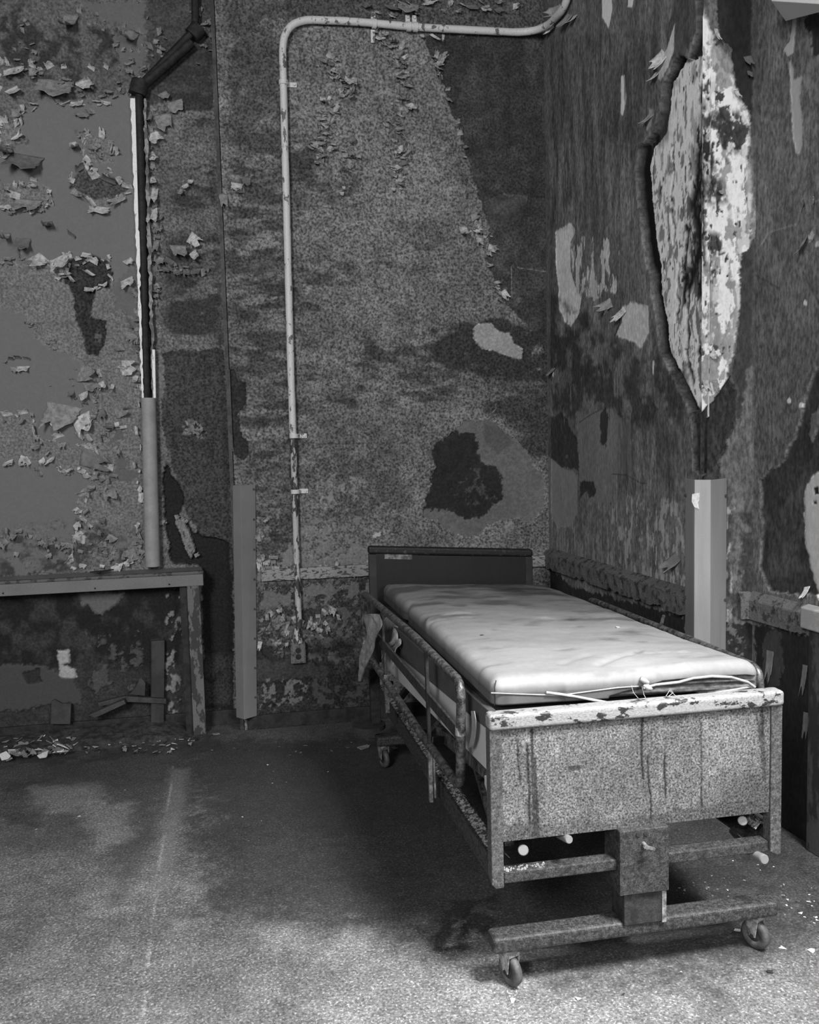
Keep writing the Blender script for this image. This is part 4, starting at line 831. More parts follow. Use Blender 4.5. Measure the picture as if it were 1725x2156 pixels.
lx0, lx1 = pl(401, 1400, 1, D-.02)[0], pl(428, 1400, 1, D-.02)[0]
MB().box((lx0, D-.026, .0), (lx1, D+.0, .868)).build('leg', M_LEG, lg, .003)
MB().box((lx0-.042, D+.004, .0), (lx0-.002, D+.03, .868)).build('inner_stile', M_SKIRT, lg, .002)
for f in (.02, .5, .9):
    s_b = MB(); s_b.tube([(-1.3+f, D-.028, .885), (-1.3+f, D-.031, .885)], .005, 8); s_b.build('nail', M_DARK, lg)

# ---- box on the wall, top right
tb = wn.pt(1650, 14, .06)
wbx = empty('wall_box', tuple(tb), 'white box fixed high on the right wall, cut off by the top edge', 'box')
A = wn.pt(1655, 23, .0); B_ = wn.pt(1800, 35, .0); n3 = Vector(N3)*.16; h = Vector((0, 0, .28))
f0 = Vector(vpl(1630, 3, np.array(A)+N3*.16, N3)); f1 = f0+(B_-A)
A0 = Vector((A.x, A.y, f0.z+.0)); B0 = Vector((B_.x, B_.y, f0.z))
b = MB(); b.hexa([f0, f0+(B_-A), B0, A0], [f0+h, f0+(B_-A)+h, B0+h, A0+h]); b.build('casing', M_WHITE, wbx, .004)
b = MB(); up2 = Vector((0, 0, .02)); o_ = Vector(N3)*.012
b.hexa([f0+o_, f0+(B_-A)+o_, B0, A0], [f0+o_+up2, f0+(B_-A)+o_+up2, B0+up2, A0+up2]); b.build('rim', M_WHITE, wbx, .003)

# ---- corner of a sill, right edge
sp = wn.pt(1696, 1300, .0); ws = empty('window_sill', tuple(sp), 'pale thick sill corner sticking out of the right wall at the picture edge', 'sill')
s0 = Vector(vpl(1694, 1300, np.array(wn.pt(1694, 1300, .0))+N3*.0, N3))
z1 = .985; a = Vector((s0.x, s0.y, 0)); e = Vector(U3)
b = MB(); q = [a+e*.02, a+e*.9, a+e*.9+Vector(N3)*.07, a+e*.06+Vector(N3)*.07]
b.prism([(v.x, v.y, .90) for v in q], [(v.x, v.y, z1) for v in q]); b.build('sill_board', mat('sill_paint', 135, 118, sc=12, fine=.1, rough=.5, bmp=.1), ws, .006)
b = MB(); q = [a+e*.08, a+e*.9, a+e*.9+Vector(N3)*.045, a+e*.08+Vector(N3)*.045]
b.prism([(v.x, v.y, 0.0) for v in q], [(v.x, v.y, .90) for v in q]); b.build('apron', mat('apron_paint', 62, 36, sc=10, thr=.5, soft=.03, fine=.15, rough=.6, bmp=.4, stretch=(1, 1, .4)), ws, .004)

# ================================================================== THE BED
YF = 2.51
bed = empty('hospital_bed', (1.18, 3.5, 0), 'rusted hospital bed frame on castors with speckled foot board against the right wall', 'bed')
XL, XR = .700, 1.656
# foot board
fp_ = Patch((0, YF+.004, 0), (1, 0, 0), (0, 0, 1), (0, -1, 0), .738, 1.617, .474, .84, .0035, 70, 1.0, 200)
fp_.mottle(.8, 1.2, 9, (1, .7), 50)
fp_.smear([(1063, 1540), (1180, 1530), (1180, 1780), (1063, 1780)], 84, 20, (2, .4), .5, .02, .02, .7)
for x, y0_, y1_, wd in ((1121, 1535, 1760, .0035), (1112, 1570, 1740, .003), (1350, 1510, 1640, .003), (1366, 1590, 1745, .0022), (1397, 1505, 1680, .0028), (1474, 1520, 1700, .0022), (1605, 1490, 1640, .005), (1596, 1500, 1560, .003), (1127, 1600, 1770, .004), (1090, 1560, 1650, .002)):
    fp_.line([(x, y0_), (x+3, (y0_+y1_)/2), (x+6, y1_)], wd*1.5, 18, -.0005, 1, .004)
fp_.area([(1063, 1745), (1200, 1730), (1400, 1715), (1617, 1680), (1617, 1720), (1063, 1785)], 50, None, .012, .008, .75, 1, vary=.4)
fp_.area([(1570, 1600), (1617, 1570), (1617, 1720), (1500, 1720)], 50, None, .02, .03, .6)
fp_.area([(1197, 1614), (1222, 1612), (1222, 1620), (1197, 1622)], 50, -.001, .001, .001, .9)
fp_.area([(1390, 1510), (1402, 1510), (1402, 1560), (1392, 1640)], 78, None, .003, .004, .7)
fp_.area([(1475, 1500), (1590, 1490), (1590, 1620), (1475, 1640)], 88, None, .03, .04, .4)  # paler top right, window light painted into the board's colour
fb = fp_.build('foot_board', M_PANEL, bed)
MB().box((.738, YF+.0045, .474), (1.617, YF+.024, .84)).build('board_core', M_BEDFR, fb)
M_TRIM = mat('chipped_pale_trim', 112, 36, sc=26, thr=.565, soft=.02, fine=.3, rough=.45, bmp=.5, stretch=(.6, 1, 1))
MB().box((XL-.002, YF-.014, .820), (XR+.002, YF+.042, .869)).build('top_trim', M_TRIM, fb, .012, 4)
for x0_, x1_ in ((XL, XL+.038), (XR-.038, XR)):
    b = MB(); yk = YF-.004; y2 = YF+.04
    b.prism([(x0_, y2, .36), (x0_, yk, .345), (x0_+(x1_-x0_)*(.35 if x0_ < 1 else .65), yk, .333), (x1_, yk, .333), (x1_, y2, .36)], [(x0_, y2, .82), (x0_, yk, .82), ((x0_+x1_)/2, yk, .82), (x1_, yk, .82), (x1_, y2, .82)])
    b.build('post', mat('rusted_post', 74, 46, sc=90, thr=.5, soft=.15, fine=.55, fsc=230, rough=.5, bmp=.5), fb, .003)
# lower cross rails and lift column
for x0_, x1_ in ((.740, 1.103), (1.262, 1.615)): MB().box((x0_, YF+.002, .343), (x1_, YF+.05, .378)).build('cross_rail', M_BEDFR, bed, .004)
b = MB()
for i in range(60):
    x = .745+.13*rr.random()**1.6; y = YF+.006+.03*rr.random(); s_ = rr.uniform(.0015, .005); b.add([(x-s_, y, .3785), (x, y-s_, .3785), (x+s_, y, .3785), (x, y+s_, .3785), (x, y, .3785+s_*1.2)], [(0, 1, 4), (1, 2, 4), (2, 3, 4), (3, 0, 4), (3, 2, 1, 0)])
o = b.build('crumbs', M_FLAKE, bed); o['kind'] = 'stuff'
MB().box((1.101, YF-.02, .270), (1.263, YF+.10, .476)).build('column_sleeve', M_BEDFR, bed, .003)
MB().box((1.120, YF-.008, .165), (1.257, YF+.09, .275)).build('lift_column', mat('dark_lift_column', 40, 24, sc=30, soft=.1, fine=.4, rough=.6), bed, .003)
MB().box((1.244, YF-.012, .165), (1.258, YF-.006, .272)).build('column_edge', M_CHROME, bed)
MB().tube([(1.178, YF-.02, .432), (1.178, YF-.05, .428)], .006, 8).build('bolt', M_CHROME, bed); MB().bar((1.165, YF-.05, .436), (1.20, YF-.05, .424), .01, .008).build('bolt', M_CHROME, bed)
for x in (1.16, 1.185): MB().tube([(x, YF-.019, .462), (x, YF-.024, .462)], .007, 10).build('rivet', M_DARK, bed)
# base beams
def base(y, x0, x1, zz=0):
    MB().box((x0, y-.0, .122+zz), (x1, y+.075, .172+zz)).build('base_beam', M_BEDFR, bed, .012, 3)
base(YF-.0, XL+.003, XR-.002)
base(4.40, .64, 1.55)
# castors
def castor(x, y, rot, parent):
    c = bpy.data.objects.new('castor', None); COL.objects.link(c); c.parent = parent; c.location = Vector((x, y, 0))-Vector(parent.location)
    M = Matrix.Rotation(rot, 3, 'Z')
    def tr(b): b.v = [tuple(M @ Vector(v)+Vector((x, y, 0))) for v in b.v]; return b
    b = MB(); b.tube([(0, 0, .110), (0, 0, .124)], .024, 16); b.box((-.022, -.02, .098), (.022, .03, .112)); b.hexa([(-.022, -.012, .045), (-.018, -.012, .045), (-.018, .012, .045), (-.022, .012, .045)], [(-.022, -.02, .10), (-.018, -.02, .10), (-.018, .03, .10), (-.022, .03, .10)])
    b.hexa([(.018, -.012, .045), (.022, -.012, .045), (.022, .012, .045), (.018, .012, .045)], [(.018, -.02, .10), (.022, -.02, .10), (.022, .03, .10), (.018, .03, .10)])
    tr(b).build('fork', M_CHROME, c, .002)
    b = MB(); prof = [(-.0125, .022), (-.0125, .040), (-.009, .047), (0, .049), (.009, .047), (.0125, .040), (.0125, .022)]; n = 28
    vs = [(px_, r_*math.cos(2*math.pi*k/n), .049+r_*math.sin(2*math.pi*k/n)) for px_, r_ in prof for k in range(n)]
    K = len(prof); b.add(vs, [(i*n+k, i*n+(k+1) % n, (i+1)*n+(k+1) % n, (i+1)*n+k) for i in range(K-1) for k in range(n)]+[((K-1)*n+k, (K-1)*n+(k+1) % n, (k+1) % n, k) for k in range(n)], True)
    tr(b).build('wheel', M_RUBBER, c)
    b = MB(); b.tube([(-.012, 0, .049), (.012, 0, .049)], .030, 20); b.tube([(-.024, 0, .049), (.024, 0, .049)], .007, 10); tr(b).build('hub', M_DARK, c)
castor(.765, YF+.035, math.radians(22), bed); castor(1.600, YF+.045, math.radians(25), bed); castor(.68, 4.44, .3, bed); castor(1.5, 4.44, .2, bed)
# grips of the crank handles
for (px_, py_, yy_, r_, ln, dx) in ((1102, 1790, YF+.01, .0165, .10, (-.002, .003)), (1199, 1768, YF-.015, .0125, .10, (-.035, .02)), (1564, 1728, YF+.03, .0155, .10, (0, .003)), (1611, 1810, YF-.04, .0155, .10, (-.05, .03))):
    p = Vector(pl(px_, py_, 1, yy_)); b = MB(); q = p+(p-Vector(ORI)).normalized()*ln+Vector((dx[0], 0, dx[1])); dd = (q-p).normalized()
    b.tube([p+dd*0, p+dd*.003, p+dd*.012, q], [r_*.86, r_, r_, r_*.85], 18); hnd = b.build('crank_grip', M_KNOB, bed)
    MB().bar(q, q+Vector((0, .12, .02)), .012, .012).build('crank_rod', M_DARK, hnd)
# side beams and deck
BE = Vector((.655-.70, 2.02, 0))     # the frame runs slightly left towards the head
def lx(y, off=0): return XL+off+(y-YF)*(-.045/2.04)
def rx(y, off=0): return XR+off+(y-YF)*(-.10/2.04)
for s_, fx in ((1, lx), (-1, rx)):
    y0_, y1_ = YF+.03, 4.52
    for (nm, o0, o1, z0_, z1_, m) in (('side_beam', .006, .014, .345, .415, M_BEDFR), ('side_beam', .014, .06, .345, .352, M_BEDFR)):
        b = MB(); a0_, a1_ = s_*o0, s_*o1
        xs = [fx(y0_, a0_), fx(y0_, a1_), fx(y1_, a1_), fx(y1_, a0_)]; ys = [y0_, y0_, y1_, y1_]
        if xs[1] < xs[0]: xs = [xs[1], xs[0], xs[3], xs[2]]
        b.prism([(x, y, z0_) for x, y in zip(xs, ys)], [(x, y, z1_) for x, y in zip(xs, ys)]); b.build(nm, m, bed)
    # lip full of rust crumbs
    b = MB(); n = 140; vs = []
    for i in range(n+1):
        y = y0_+.0+(y1_-y0_-.02)*i/n; h_ = .006+.012*rr.random()*(1.2 if y < 3.0 else .5)
        xx = [fx(y, s_*(.012+.055*k/3)) for k in range(4)]
        vs += [(xx[0], y, .41), (xx[1], y, .412+h_*rr.random()), (xx[2], y, .412+h_), (xx[3], y, .408)]
    b.add(vs, [(i*4+k, i*4+k+1, (i+1)*4+k+1, (i+1)*4+k) for i in range(n) for k in range(3)]); b.build('beam_top', M_CRUST, bed)
# deck: pale side skirts, dark rim, slats
M_RIM = mat('grimy_deck_rim', 62, 50, sc=14, soft=.2, fine=.2, rough=.6, bmp=.15)
def skirt(y0_, y1_, z00, z01, z10, z11, off, th, name, m, fx=lx, s_=1, parent=bed):
    b = MB(); A = [(fx(y0_, off*s_), y0_), (fx(y0_, (off+th)*s_), y0_), (fx(y1_, (off+th)*s_), y1_), (fx(y1_, off*s_), y1_)]
    if A[1][0] < A[0][0]: A = [A[1], A[0], A[3], A[2]]
    b.prism([(A[0][0], A[0][1], z00), (A[1][0], A[1][1], z00), (A[2][0], A[2][1], z10), (A[3][0], A[3][1], z10)], [(A[0][0], A[0][1], z01), (A[1][0], A[1][1], z01), (A[2][0], A[2][1], z11), (A[3][0], A[3][1], z11)])
    return b.build(name, m, parent, .003)
skirt(YF+.05, 4.42, .665, .800, .545, .665, .02, .01, 'side_panel', M_WHITEP)
skirt(YF+.05, 4.42, .800, .862, .665, .805, .016, .025, 'deck_rim', M_RIM)
skirt(YF+.05, 4.42, .665, .80, .62, .74, .02, .01, 'side_panel', M_WHITEP, rx, -1)
MB().hexa([(XL+.04, YF+.05, .80), (XR-.04, YF+.05, .78), (XR-.12, 4.46, .73), (XL-.0, 4.46, .78)], [(XL+.04, YF+.05, .842), (XR-.04, YF+.05, .83), (XR-.12, 4.46, .775), (XL-.0, 4.46, .83)]).build('deck', M_RIM, bed)
skirt(YF+.08, 3.4, .60, .655, .50, .55, .05, .03, 'link_arm', M_RAILT)
for (y0_, z0_, y1_, z1_) in ((2.75, .40, 3.1, .64), (3.3, .64, 3.7, .40), (2.62, .41, 2.66, .62), (3.9, .62, 4.3, .40)):
    MB().bar((lx(y0_, .09), y0_, z0_), (lx(y1_, .09), y1_, z1_), .02, .03, (1, 0, 0)).build('link_arm', M_RAILT, bed)
MB().hexa([(XL+.008, 2.56, .60), (XL+.02, 2.56, .60), (XL+.02, 2.60, .622), (XL+.008, 2.60, .622)], [(XL+.008, 2.56, .645), (XL+.02, 2.56, .645), (XL+.02, 2.60, .65), (XL+.008, 2.60, .65)]).build('link_plate', M_WHITEP, bed)
# head board, leaning down to the right
hy = 4.55
HT = lambda x, y, yy=hy: Vector(pl(x, y, 1, yy))
def quadbox(c4, th, name, m, parent, bev=.003):
    f = [Vector(c) for c in c4]; k = [v+Vector((0, th, 0)) for v in f]
    b = MB(); b.hexa([f[0], f[1], k[1], k[0]], [f[3], f[2], k[2], k[3]]); return b.build(name, m, parent, bev, 3)
def below(v, z): return Vector((v.x+.0, v.y, z))
hbp = quadbox([below(HT(792, 1168), .52), below(HT(1108, 1172), .46), HT(1108, 1172), HT(792, 1168)], .018, 'head_board', M_WOODD, bed)
quadbox([HT(776, 1167, hy-.012), HT(1123, 1173, hy-.012), HT(1123, 1157, hy-.012), HT(776, 1150, hy-.012)], .045, 'top_trim', M_EDGE, hbp, .012)
M_HP = mat('grey_laminate_post', 36, 29, sc=10, fine=.15, rough=.5)
quadbox([below(HT(777, 1167), .30), below(HT(793, 1167), .30), HT(793, 1167), HT(777, 1167)], .035, 'post', M_HP, hbp)
quadbox([below(HT(1107, 1172), .26), below(HT(1122, 1172), .26), HT(1122, 1172), HT(1107, 1172)], .035, 'post', M_HP, hbp)
quadbox([HT(810, 1177, hy-.004), HT(868, 1178, hy-.004), HT(868, 1167, hy-.004), HT(810, 1166, hy-.004)], .003, 'paper_label', mat('torn_label', 105, 58, sc=40, soft=.08, fine=.2), hbp, 0)
MB().box((lx(4.55, -.03), 4.47, .19), (lx(4.55, .02), 4.53, .50)).build('head_leg', M_DARK, bed, .003)
MB().tube([(lx(4.5, -.045), 4.47, .205), (lx(4.5, -.045), 4.47, .225)], .085, 24).build('bumper', mat('bumper_rubber', 46, 36, sc=20), bed, .004)
# side rails
RP0 = np.array([.662, 2.70, 0]); RP1 = np.array([.585, 4.30, 0]); rd = RP1-RP0; rn = np.array([-rd[1], rd[0], 0]); rn = rn/np.linalg.norm(rn)
R_ = lambda x, y: Vector(vpl(x, y, RP0, rn))
sr = bpy.data.objects.new('side_rail', None); COL.objects.link(sr); sr.parent = bed; sr.location = Vector((.66, 2.8, .5))-Vector(bed.location)
loop = [R_(773, 1440), R_(766, 1400), R_(766, 1247), R_(972, 1430), R_(970, 1655), R_(940, 1640), R_(800, 1418)]
lp2 = [R_(790, 1400), R_(767, 1372), R_(767, 1246), R_(868, 1335), R_(971, 1437), R_(970, 1650), R_(900, 1560), R_(790, 1400)]
fl_ = fillet([R_(785, 1392), R_(767, 1365), R_(766, 1248), R_(869, 1336), R_(971, 1438), R_(970, 1660), R_(880, 1535), R_(789, 1398)], .06, 8)
MB().tube(fl_, .0155, 14, wob=.04, seed=3).build('rail_tube', M_RAILT, sr)
a_, b_ = R_(768, 1310), R_(968, 1548); MB().bar(a_, b_, .010, .042).build('middle_bar', mat('dark_flat_bar', 44, 30, sc=40, fine=.35, rough=.5), sr, .002)
for (x0_, y0_, x1_, y1_) in ((804, 1283, 812, 1420), (897, 1366, 905, 1575)): MB().bar(R_(x0_, y0_), R_(x1_, y1_), .012, .022, (0, 1, 0)).build('upright', M_DARK, sr, .002)
p = R_(970, 1538); MB().tube([p+Vector((0, 0, .012)), p-Vector((0, 0, .014))], .0175, 14).build('tape_band', M_STRAP, sr)
MB().bar(R_(905, 1570), R_(908, 1688), .014, .02, (0, 1, 0)).build('bracket', M_CHROME, sr, .002); MB().bar(R_(913, 1580), R_(917, 1680), .006, .012, (0, 1, 0)).build('bracket', M_CHROME, sr, .001)
MB().bar(R_(904, 1560)+Vector((.0, 0, 0)), Vector((lx(3.2, .02), 3.2, .56)), .03, .03).build('bracket', M_DARK, sr)
MB().bar(R_(812, 1420), R_(816, 1500), .02, .03, (0, 1, 0)).build('bracket', M_RAILT, sr, .002)
MB().bar(R_(812, 1440), Vector((lx(4.2, .02), 4.2, .50)), .03, .03).build('bracket', M_DARK, sr)
# far rail, only its top tube showing over the mattress edge
sr2 = bpy.data.objects.new('side_rail', None); COL.objects.link(sr2); sr2.parent = bed; sr2.location = Vector((1.67, 2.8, .5))-Vector(bed.location)
F_ = lambda x, y: Vector(pl(x, y, 0, 1.69))
tp = [F_(1592, 1480), F_(1593, 1415), F_(1500, 1368), F_(1370, 1318), F_(1300, 1298), F_(1260, 1283), F_(1262, 1330)]
tp = fillet([Vector((1.672, 2.66, .70)), Vector((1.672, 2.66, .895)), Vector((1.66, 3.1, .895)), Vector((1.64, 4.05, .885)), Vector((1.64, 4.05, .62)), Vector((1.66, 3.1, .62)), Vector((1.672, 2.66, .62))], .05, 6)
MB().tube(tp, .0145, 12, wob=.05).build('rail_tube', M_RAILT, sr2)
for y in (3.0, 3.8): MB().bar((1.66-.01*(y-3), y, .62), (1.66-.01*(y-3), y, .885), .012, .02, (0, 1, 0)).build('upright', M_DARK, sr2)
MB().bar((1.66, 3.0, .62), (1.62, 3.0, .60), .03, .03).build('bracket', M_DARK, sr2)
MB().bar((1.665, 3.35, .905), (1.72, 3.44, .918), .012, .008).build('latch', M_RAILT, sr2)

# ================================================================== MATTRESS
mt = empty('mattress', (1.15, 3.5, .86), 'pale vinyl mattress with dirty head end and torn seam lying on the hospital bed', 'mattress')
mx0, mx1, my0, my1 = .735, 1.63, 2.585, 4.50
def mat_mesh():
    nx, ny, nz = 110, 190, 30; lx_, ly_, lz_ = mx1-mx0, my1-my0, .092
    faces = []; V = {}; P = []
    def vid(i, j, k):
        if (i, j, k) not in V: V[(i, j, k)] = len(P); P.append((i/nx, j/ny, k/nz))
        return V[(i, j, k)]
    for i in range(nx):
        for j in range(ny):
            faces.append((vid(i, j, nz), vid(i+1, j, nz), vid(i+1, j+1, nz), vid(i, j+1, nz)))
    for i in range(0, nx, 10):
        for j in range(0, ny, 10): pass
    for i in range(nx):
        for j in range(ny): faces.append((vid(i, j, 0), vid(i, j+1, 0), vid(i+1, j+1, 0), vid(i+1, j, 0)))
    for i in range(nx):
        for k in range(nz):
            faces.append((vid(i, 0, k), vid(i+1, 0, k), vid(i+1, 0, k+1), vid(i, 0, k+1))); faces.append((vid(i, ny, k), vid(i, ny, k+1), vid(i+1, ny, k+1), vid(i+1, ny, k)))
    for j in range(ny):
        for k in range(nz):
            faces.append((vid(0, j, k), vid(0, j, k+1), vid(0, j+1, k+1), vid(0, j+1, k))); faces.append((vid(nx, j, k), vid(nx, j+1, k), vid(nx, j+1, k+1), vid(nx, j, k+1)))
    p = np.array(P); u, v, ww = p[:, 0].copy(), p[:, 1].copy(), p[:, 2].copy()
    q = np.stack([u*lx_, v*ly_, ww*lz_], 1); r = .036; rz = .036
    inner = np.stack([np.clip(q[:, 0], r, lx_-r), np.clip(q[:, 1], r, ly_-r), np.clip(q[:, 2], .012, lz_-rz)], 1)
    d = q-inner; L = np.linalg.norm(d, axis=1); L[L == 0] = 1
    sc_ = np.array([r, r, rz]); dd = d/L[:, None]
    m_ = (np.abs(d) > 1e-6).any(1); q2 = np.where(m_[:, None], inner+dd*np.where(d[:, 2:3] < 0, np.array([[r, r, .012]]), sc_[None]), q)
    x, y, z = mx0+q2[:, 0], my0+q2[:, 1], q2[:, 2]
    # plan: narrower at the head, pinched where the head section folds
    t = (y-my0)/ly_; uu = (x-mx0)/lx_
    x = x-(t**1.2)*.03*(1-uu)-.06*t*uu
    pin = np.exp(-((y-3.92)/.035)**2); x = x+pin*.022*np.clip(1-uu*6, 0, 1)
    zb = .862-.0*t                                 # underside
    tilt = -.050*uu*(.35+.65*t)-.012*t
    z = zb+z+tilt
    top = sstep(.02, .08, q2[:, 2])
    edge = np.minimum(np.minimum(uu, 1-uu)*lx_, np.minimum(t, 1-t)*ly_); dome = sstep(0, .16, edge)
    z = z+top*(.012*dome-.010*np.exp(-(((x-1.2)/.4)**2+((y-3.1)/.5)**2)))
    z = z+top*.004*fbm(x, y, 5, 4, 5)+top*.0016*fbm(x*1.5, y, 24, 3, 9)
    # creases
    def crease(pts, wd, amp):
        d2 = np.full(x.shape, 9.)
        for a, b in zip(pts[:-1], pts[1:]):
            a = np.array(a); b = np.array(b); e = b-a; s = np.clip(((x-a[0])*e[0]+(y-a[1])*e[1])/(e@e), 0, 1); d2 = np.minimum(d2, (x-a[0]-s*e[0])**2+(y-a[1]-s*e[1])**2)
        return amp*np.exp(-d2/wd**2)*top
    W_ = lambda a, b: tuple(pl(a, b, 2, .94)[:2])
    z = z+crease([W_(868, 1328), W_(885, 1312), W_(915, 1303), W_(960, 1297), W_(990, 1296)], .008, .008)-crease([W_(880, 1325), W_(905, 1312), W_(950, 1306), W_(990, 1306)], .016, .006)
    z = z-crease([W_(1260, 1405), W_(1310, 1385), W_(1345, 1372)], .014, .006)-crease([W_(1330, 1378), W_(1400, 1376), W_(1450, 1375)], .016, .004)-crease([W_(1185, 1405), W_(1240, 1385)], .014, .004)
    z = z+crease([W_(1355, 1372), W_(1400, 1379), W_(1440, 1372), W_(1480, 1378)], .008, .003)
    # lifted, gaping lid of the cover at the foot
    lid = np.exp(-((y-my0)/.10)**2)*sstep(.42, .8, uu)*(1-sstep(.93, 1.0, uu)); z = z+lid*.012*top
    a = np.full(x.shape, alb(110))
    a *= 1+.16*fbm(x, y*1.3, 4, 5, 3)+.16*fbm(x*.6, y*3, 9, 4, 13)
    dirt = sstep(.0, .55, fbm(x*1.4, y*3.0, 4.5, 5, 21)+.75*(t-.45)); a *= 1-.52*dirt*top; a *= 1-.30*sstep(.2, .75, t)  # dirt, plus light falling off towards the head painted in
    a *= 1-.5*sstep(.55, .85, t)*sstep(-.1, .5, fbm(x*2.2, y*5, 4, 4, 33))*sstep(.25, .55, uu)*top
    def stain(px_, rad, val, sy=1):
        c = W_(*px_); g = np.exp(-(((x-c[0])/rad)**2+((y-c[1])/(rad*sy))**2)*1.2+.6*fbm(x, y, 30, 3, 8)); g = np.clip(g, 0, 1); nonlocal a; a = a*(1-g)+alb(val)*g
    stain((1205, 1303), .022, 45, 1.0); stain((1120, 1262), .11, 86, .8); stain((1020, 1247), .10, 95, .9); stain((1195, 1275), .12, 84, .8); stain((1150, 1300), .05, 120, .8); stain((1230, 1308), .08, 100, .6)
    side = 1-sstep(.03, .075, q2[:, 2]); a *= 1-.60*side  # sides painted darker, as if lit from above
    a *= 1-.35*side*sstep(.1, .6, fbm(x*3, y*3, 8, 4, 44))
    # thin darker line along the side seam, in colour only
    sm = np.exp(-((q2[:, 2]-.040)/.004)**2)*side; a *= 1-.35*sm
    # open foot end: foam
    foam = (y < my0+.035)*(uu > .42)*(uu < .975)*(q2[:, 2] < .012+.038*np.clip((uu-.40)/.22, 0, 1))*(q2[:, 2] > -.01+.03*np.clip((uu-.66)/.3, 0, 1))
    a = np.where(foam > .5, alb(72)*(1+.5*fbm(x*2, z*8, 20, 3, 6)), a)
    yy2 = y+np.where(foam > .5, .016+.006*np.sin(z*260+x*9)+.004*fbm(x, z, 30, 3, 2), 0)
    me = bpy.data.meshes.new('cover'); me.from_pydata(np.stack([x, yy2, z], 1).tolist(), [], faces); me.update()
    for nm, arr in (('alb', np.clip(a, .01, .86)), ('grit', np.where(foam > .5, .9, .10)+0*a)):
        at = me.attributes.new(nm, 'FLOAT', 'POINT'); at.data.foreach_set('value', arr.astype(np.float32))
    me.polygons.foreach_set('use_smooth', [True]*len(faces))
    return me, (x, yy2, z, q2, uu, t)
M_VINYL = wall_mat('dirty_vinyl', sc=60, lo=.6, hi=1.4, rough=.62, bmp=.15, bd=.002, spec=.22)
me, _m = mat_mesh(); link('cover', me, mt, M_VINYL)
M_PIPING = mat('vinyl_piping', 140, 105, sc=20, soft=.2, fine=.1, rough=.45, bmp=.05)
# lips of the torn cover
def strip3(pts, w0, name, m, seg=8): return MB().tube([Vector(p) for p in pts], w0, seg, wob=.12, seed=len(pts)).build(name, m, mt)
Fp = lambda x, y, d=0: Vector(pl(x, y, 1, my0-.002-d))
strip3([Fp(x, y) for x, y in ((1034, 1459), (1080, 1461), (1140, 1463), (1180, 1464), (1240, 1456), (1300, 1448), (1345, 1445))], .0022, 'piping', M_PIPING)
strip3([Fp(x, y, .004) for x, y in ((1150, 1458), (1180, 1462), (1215, 1467), (1250, 1474), (1295, 1482))], .0045, 'torn_flap', M_PIPING)
strip3([Fp(x, y, .010) for x, y in ((1355, 1449), (1380, 1442), (1430, 1436), (1460, 1428), (1500, 1424), (1540, 1426), (1575, 1436), (1590, 1447))], .0045, 'torn_flap', M_PIPING)
strip3([Fp(x, y, .004) for x, y in ((1400, 1474), (1440, 1467), (1500, 1460), (1550, 1452), (1580, 1446))], .0042, 'torn_flap', M_PIPING)
b = MB(); 
for (x, y) in ((1356, 1432), (1362, 1446)):
    c = Fp(x, y, .006); b.tube([c+Vector((-.012, 0, .006)), c+Vector((0, -.004, 0)), c+Vector((.014, 0, -.008))], [.006, .010, .006], 8, wob=.3, seed=x)
b.build('seam_knot', M_PIPING, mt)
b = MB()
for pts in ([(1330, 1443), (1334, 1458), (1344, 1470)], [(1352, 1445), (1356, 1462), (1360, 1470)], [(1400, 1470), (1410, 1454), (1422, 1464)], [(1408, 1466), (1418, 1458), (1412, 1452)]):
    b = MB(); b.tube([Fp(x, y, .008) for x, y in pts], .0008, 5); b.build('loose_thread', M_FLAKEW, mt)
# corner seam and hanging strap
p = [Vector((mx0+.004, my0+.003, .957-.0)), Vector((mx0-.001, my0-.001, .925)), Vector((mx0+.0, my0-.001, .868))]
MB().tube([Vector((mx0+.014, my0+.012, .945)), Vector((mx0+.007, my0+.006, .925)), Vector((mx0+.006, my0+.005, .87))], .0016, 6).build('corner_seam', M_DARK, mt)
st = MB(); sp_ = [(990, 1497, 1003), (1510, 0, 0)]
SX = lambda x, y: Vector(pl(x, y, 0, .694))
rows = [(1497, 993, 1000), (1515, 995, 1003), (1535, 995, 1003), (1555, 992, 1000), (1568, 989, 996), (1574, 989, 992)]
vs = []
for y, a_, b_ in rows: vs += [SX(a_, y), SX(b_, y)]
st.add(vs, [(i*2, i*2+1, i*2+3, i*2+2) for i in range(len(rows)-1)])
o = st.build('strap', M_STRAP, mt, label='pale webbing strap hanging down the left side'); so = o.modifiers.new('t', 'SOLIDIFY'); so.thickness = .002

# ---- rag caught in the rail
def cloth(name, quad, m, label, cat, P, seed, n=26, amp=.02, th=.002, group=None):
    """quad: rows of (x_left, x_right, y) in the photo, hanging in plane P"""
    vs = []; nr = len(quad); N = 12
    for i, (xl, xr, y) in enumerate(quad):
        for j in range(N+1):
            f = j/N; p = P(xl*(1-f)+xr*f, y)
            k = amp*math.sin(f*9+i*.5+seed)+amp*.6*math.sin(f*19+seed*2-i*.9); vs.append(p+Vector((-abs(k), k*.2, 0)))
    fs = [(i*(N+1)+j, i*(N+1)+j+1, (i+1)*(N+1)+j+1, (i+1)*(N+1)+j) for i in range(nr-1) for j in range(N)]
    b = MB(); b.add(vs, fs, True); o = b.build(name, m); s = o.modifiers.new('t', 'SOLIDIFY'); s.thickness = th; s2 = o.modifiers.new('s', 'SUBSURF'); s2.levels = s2.render_levels = 1
    return tag(o, label, cat, group)
RR = lambda x, y: Vector(vpl(x, y, RP0+np.array([-.012, 0, 0]), rn))
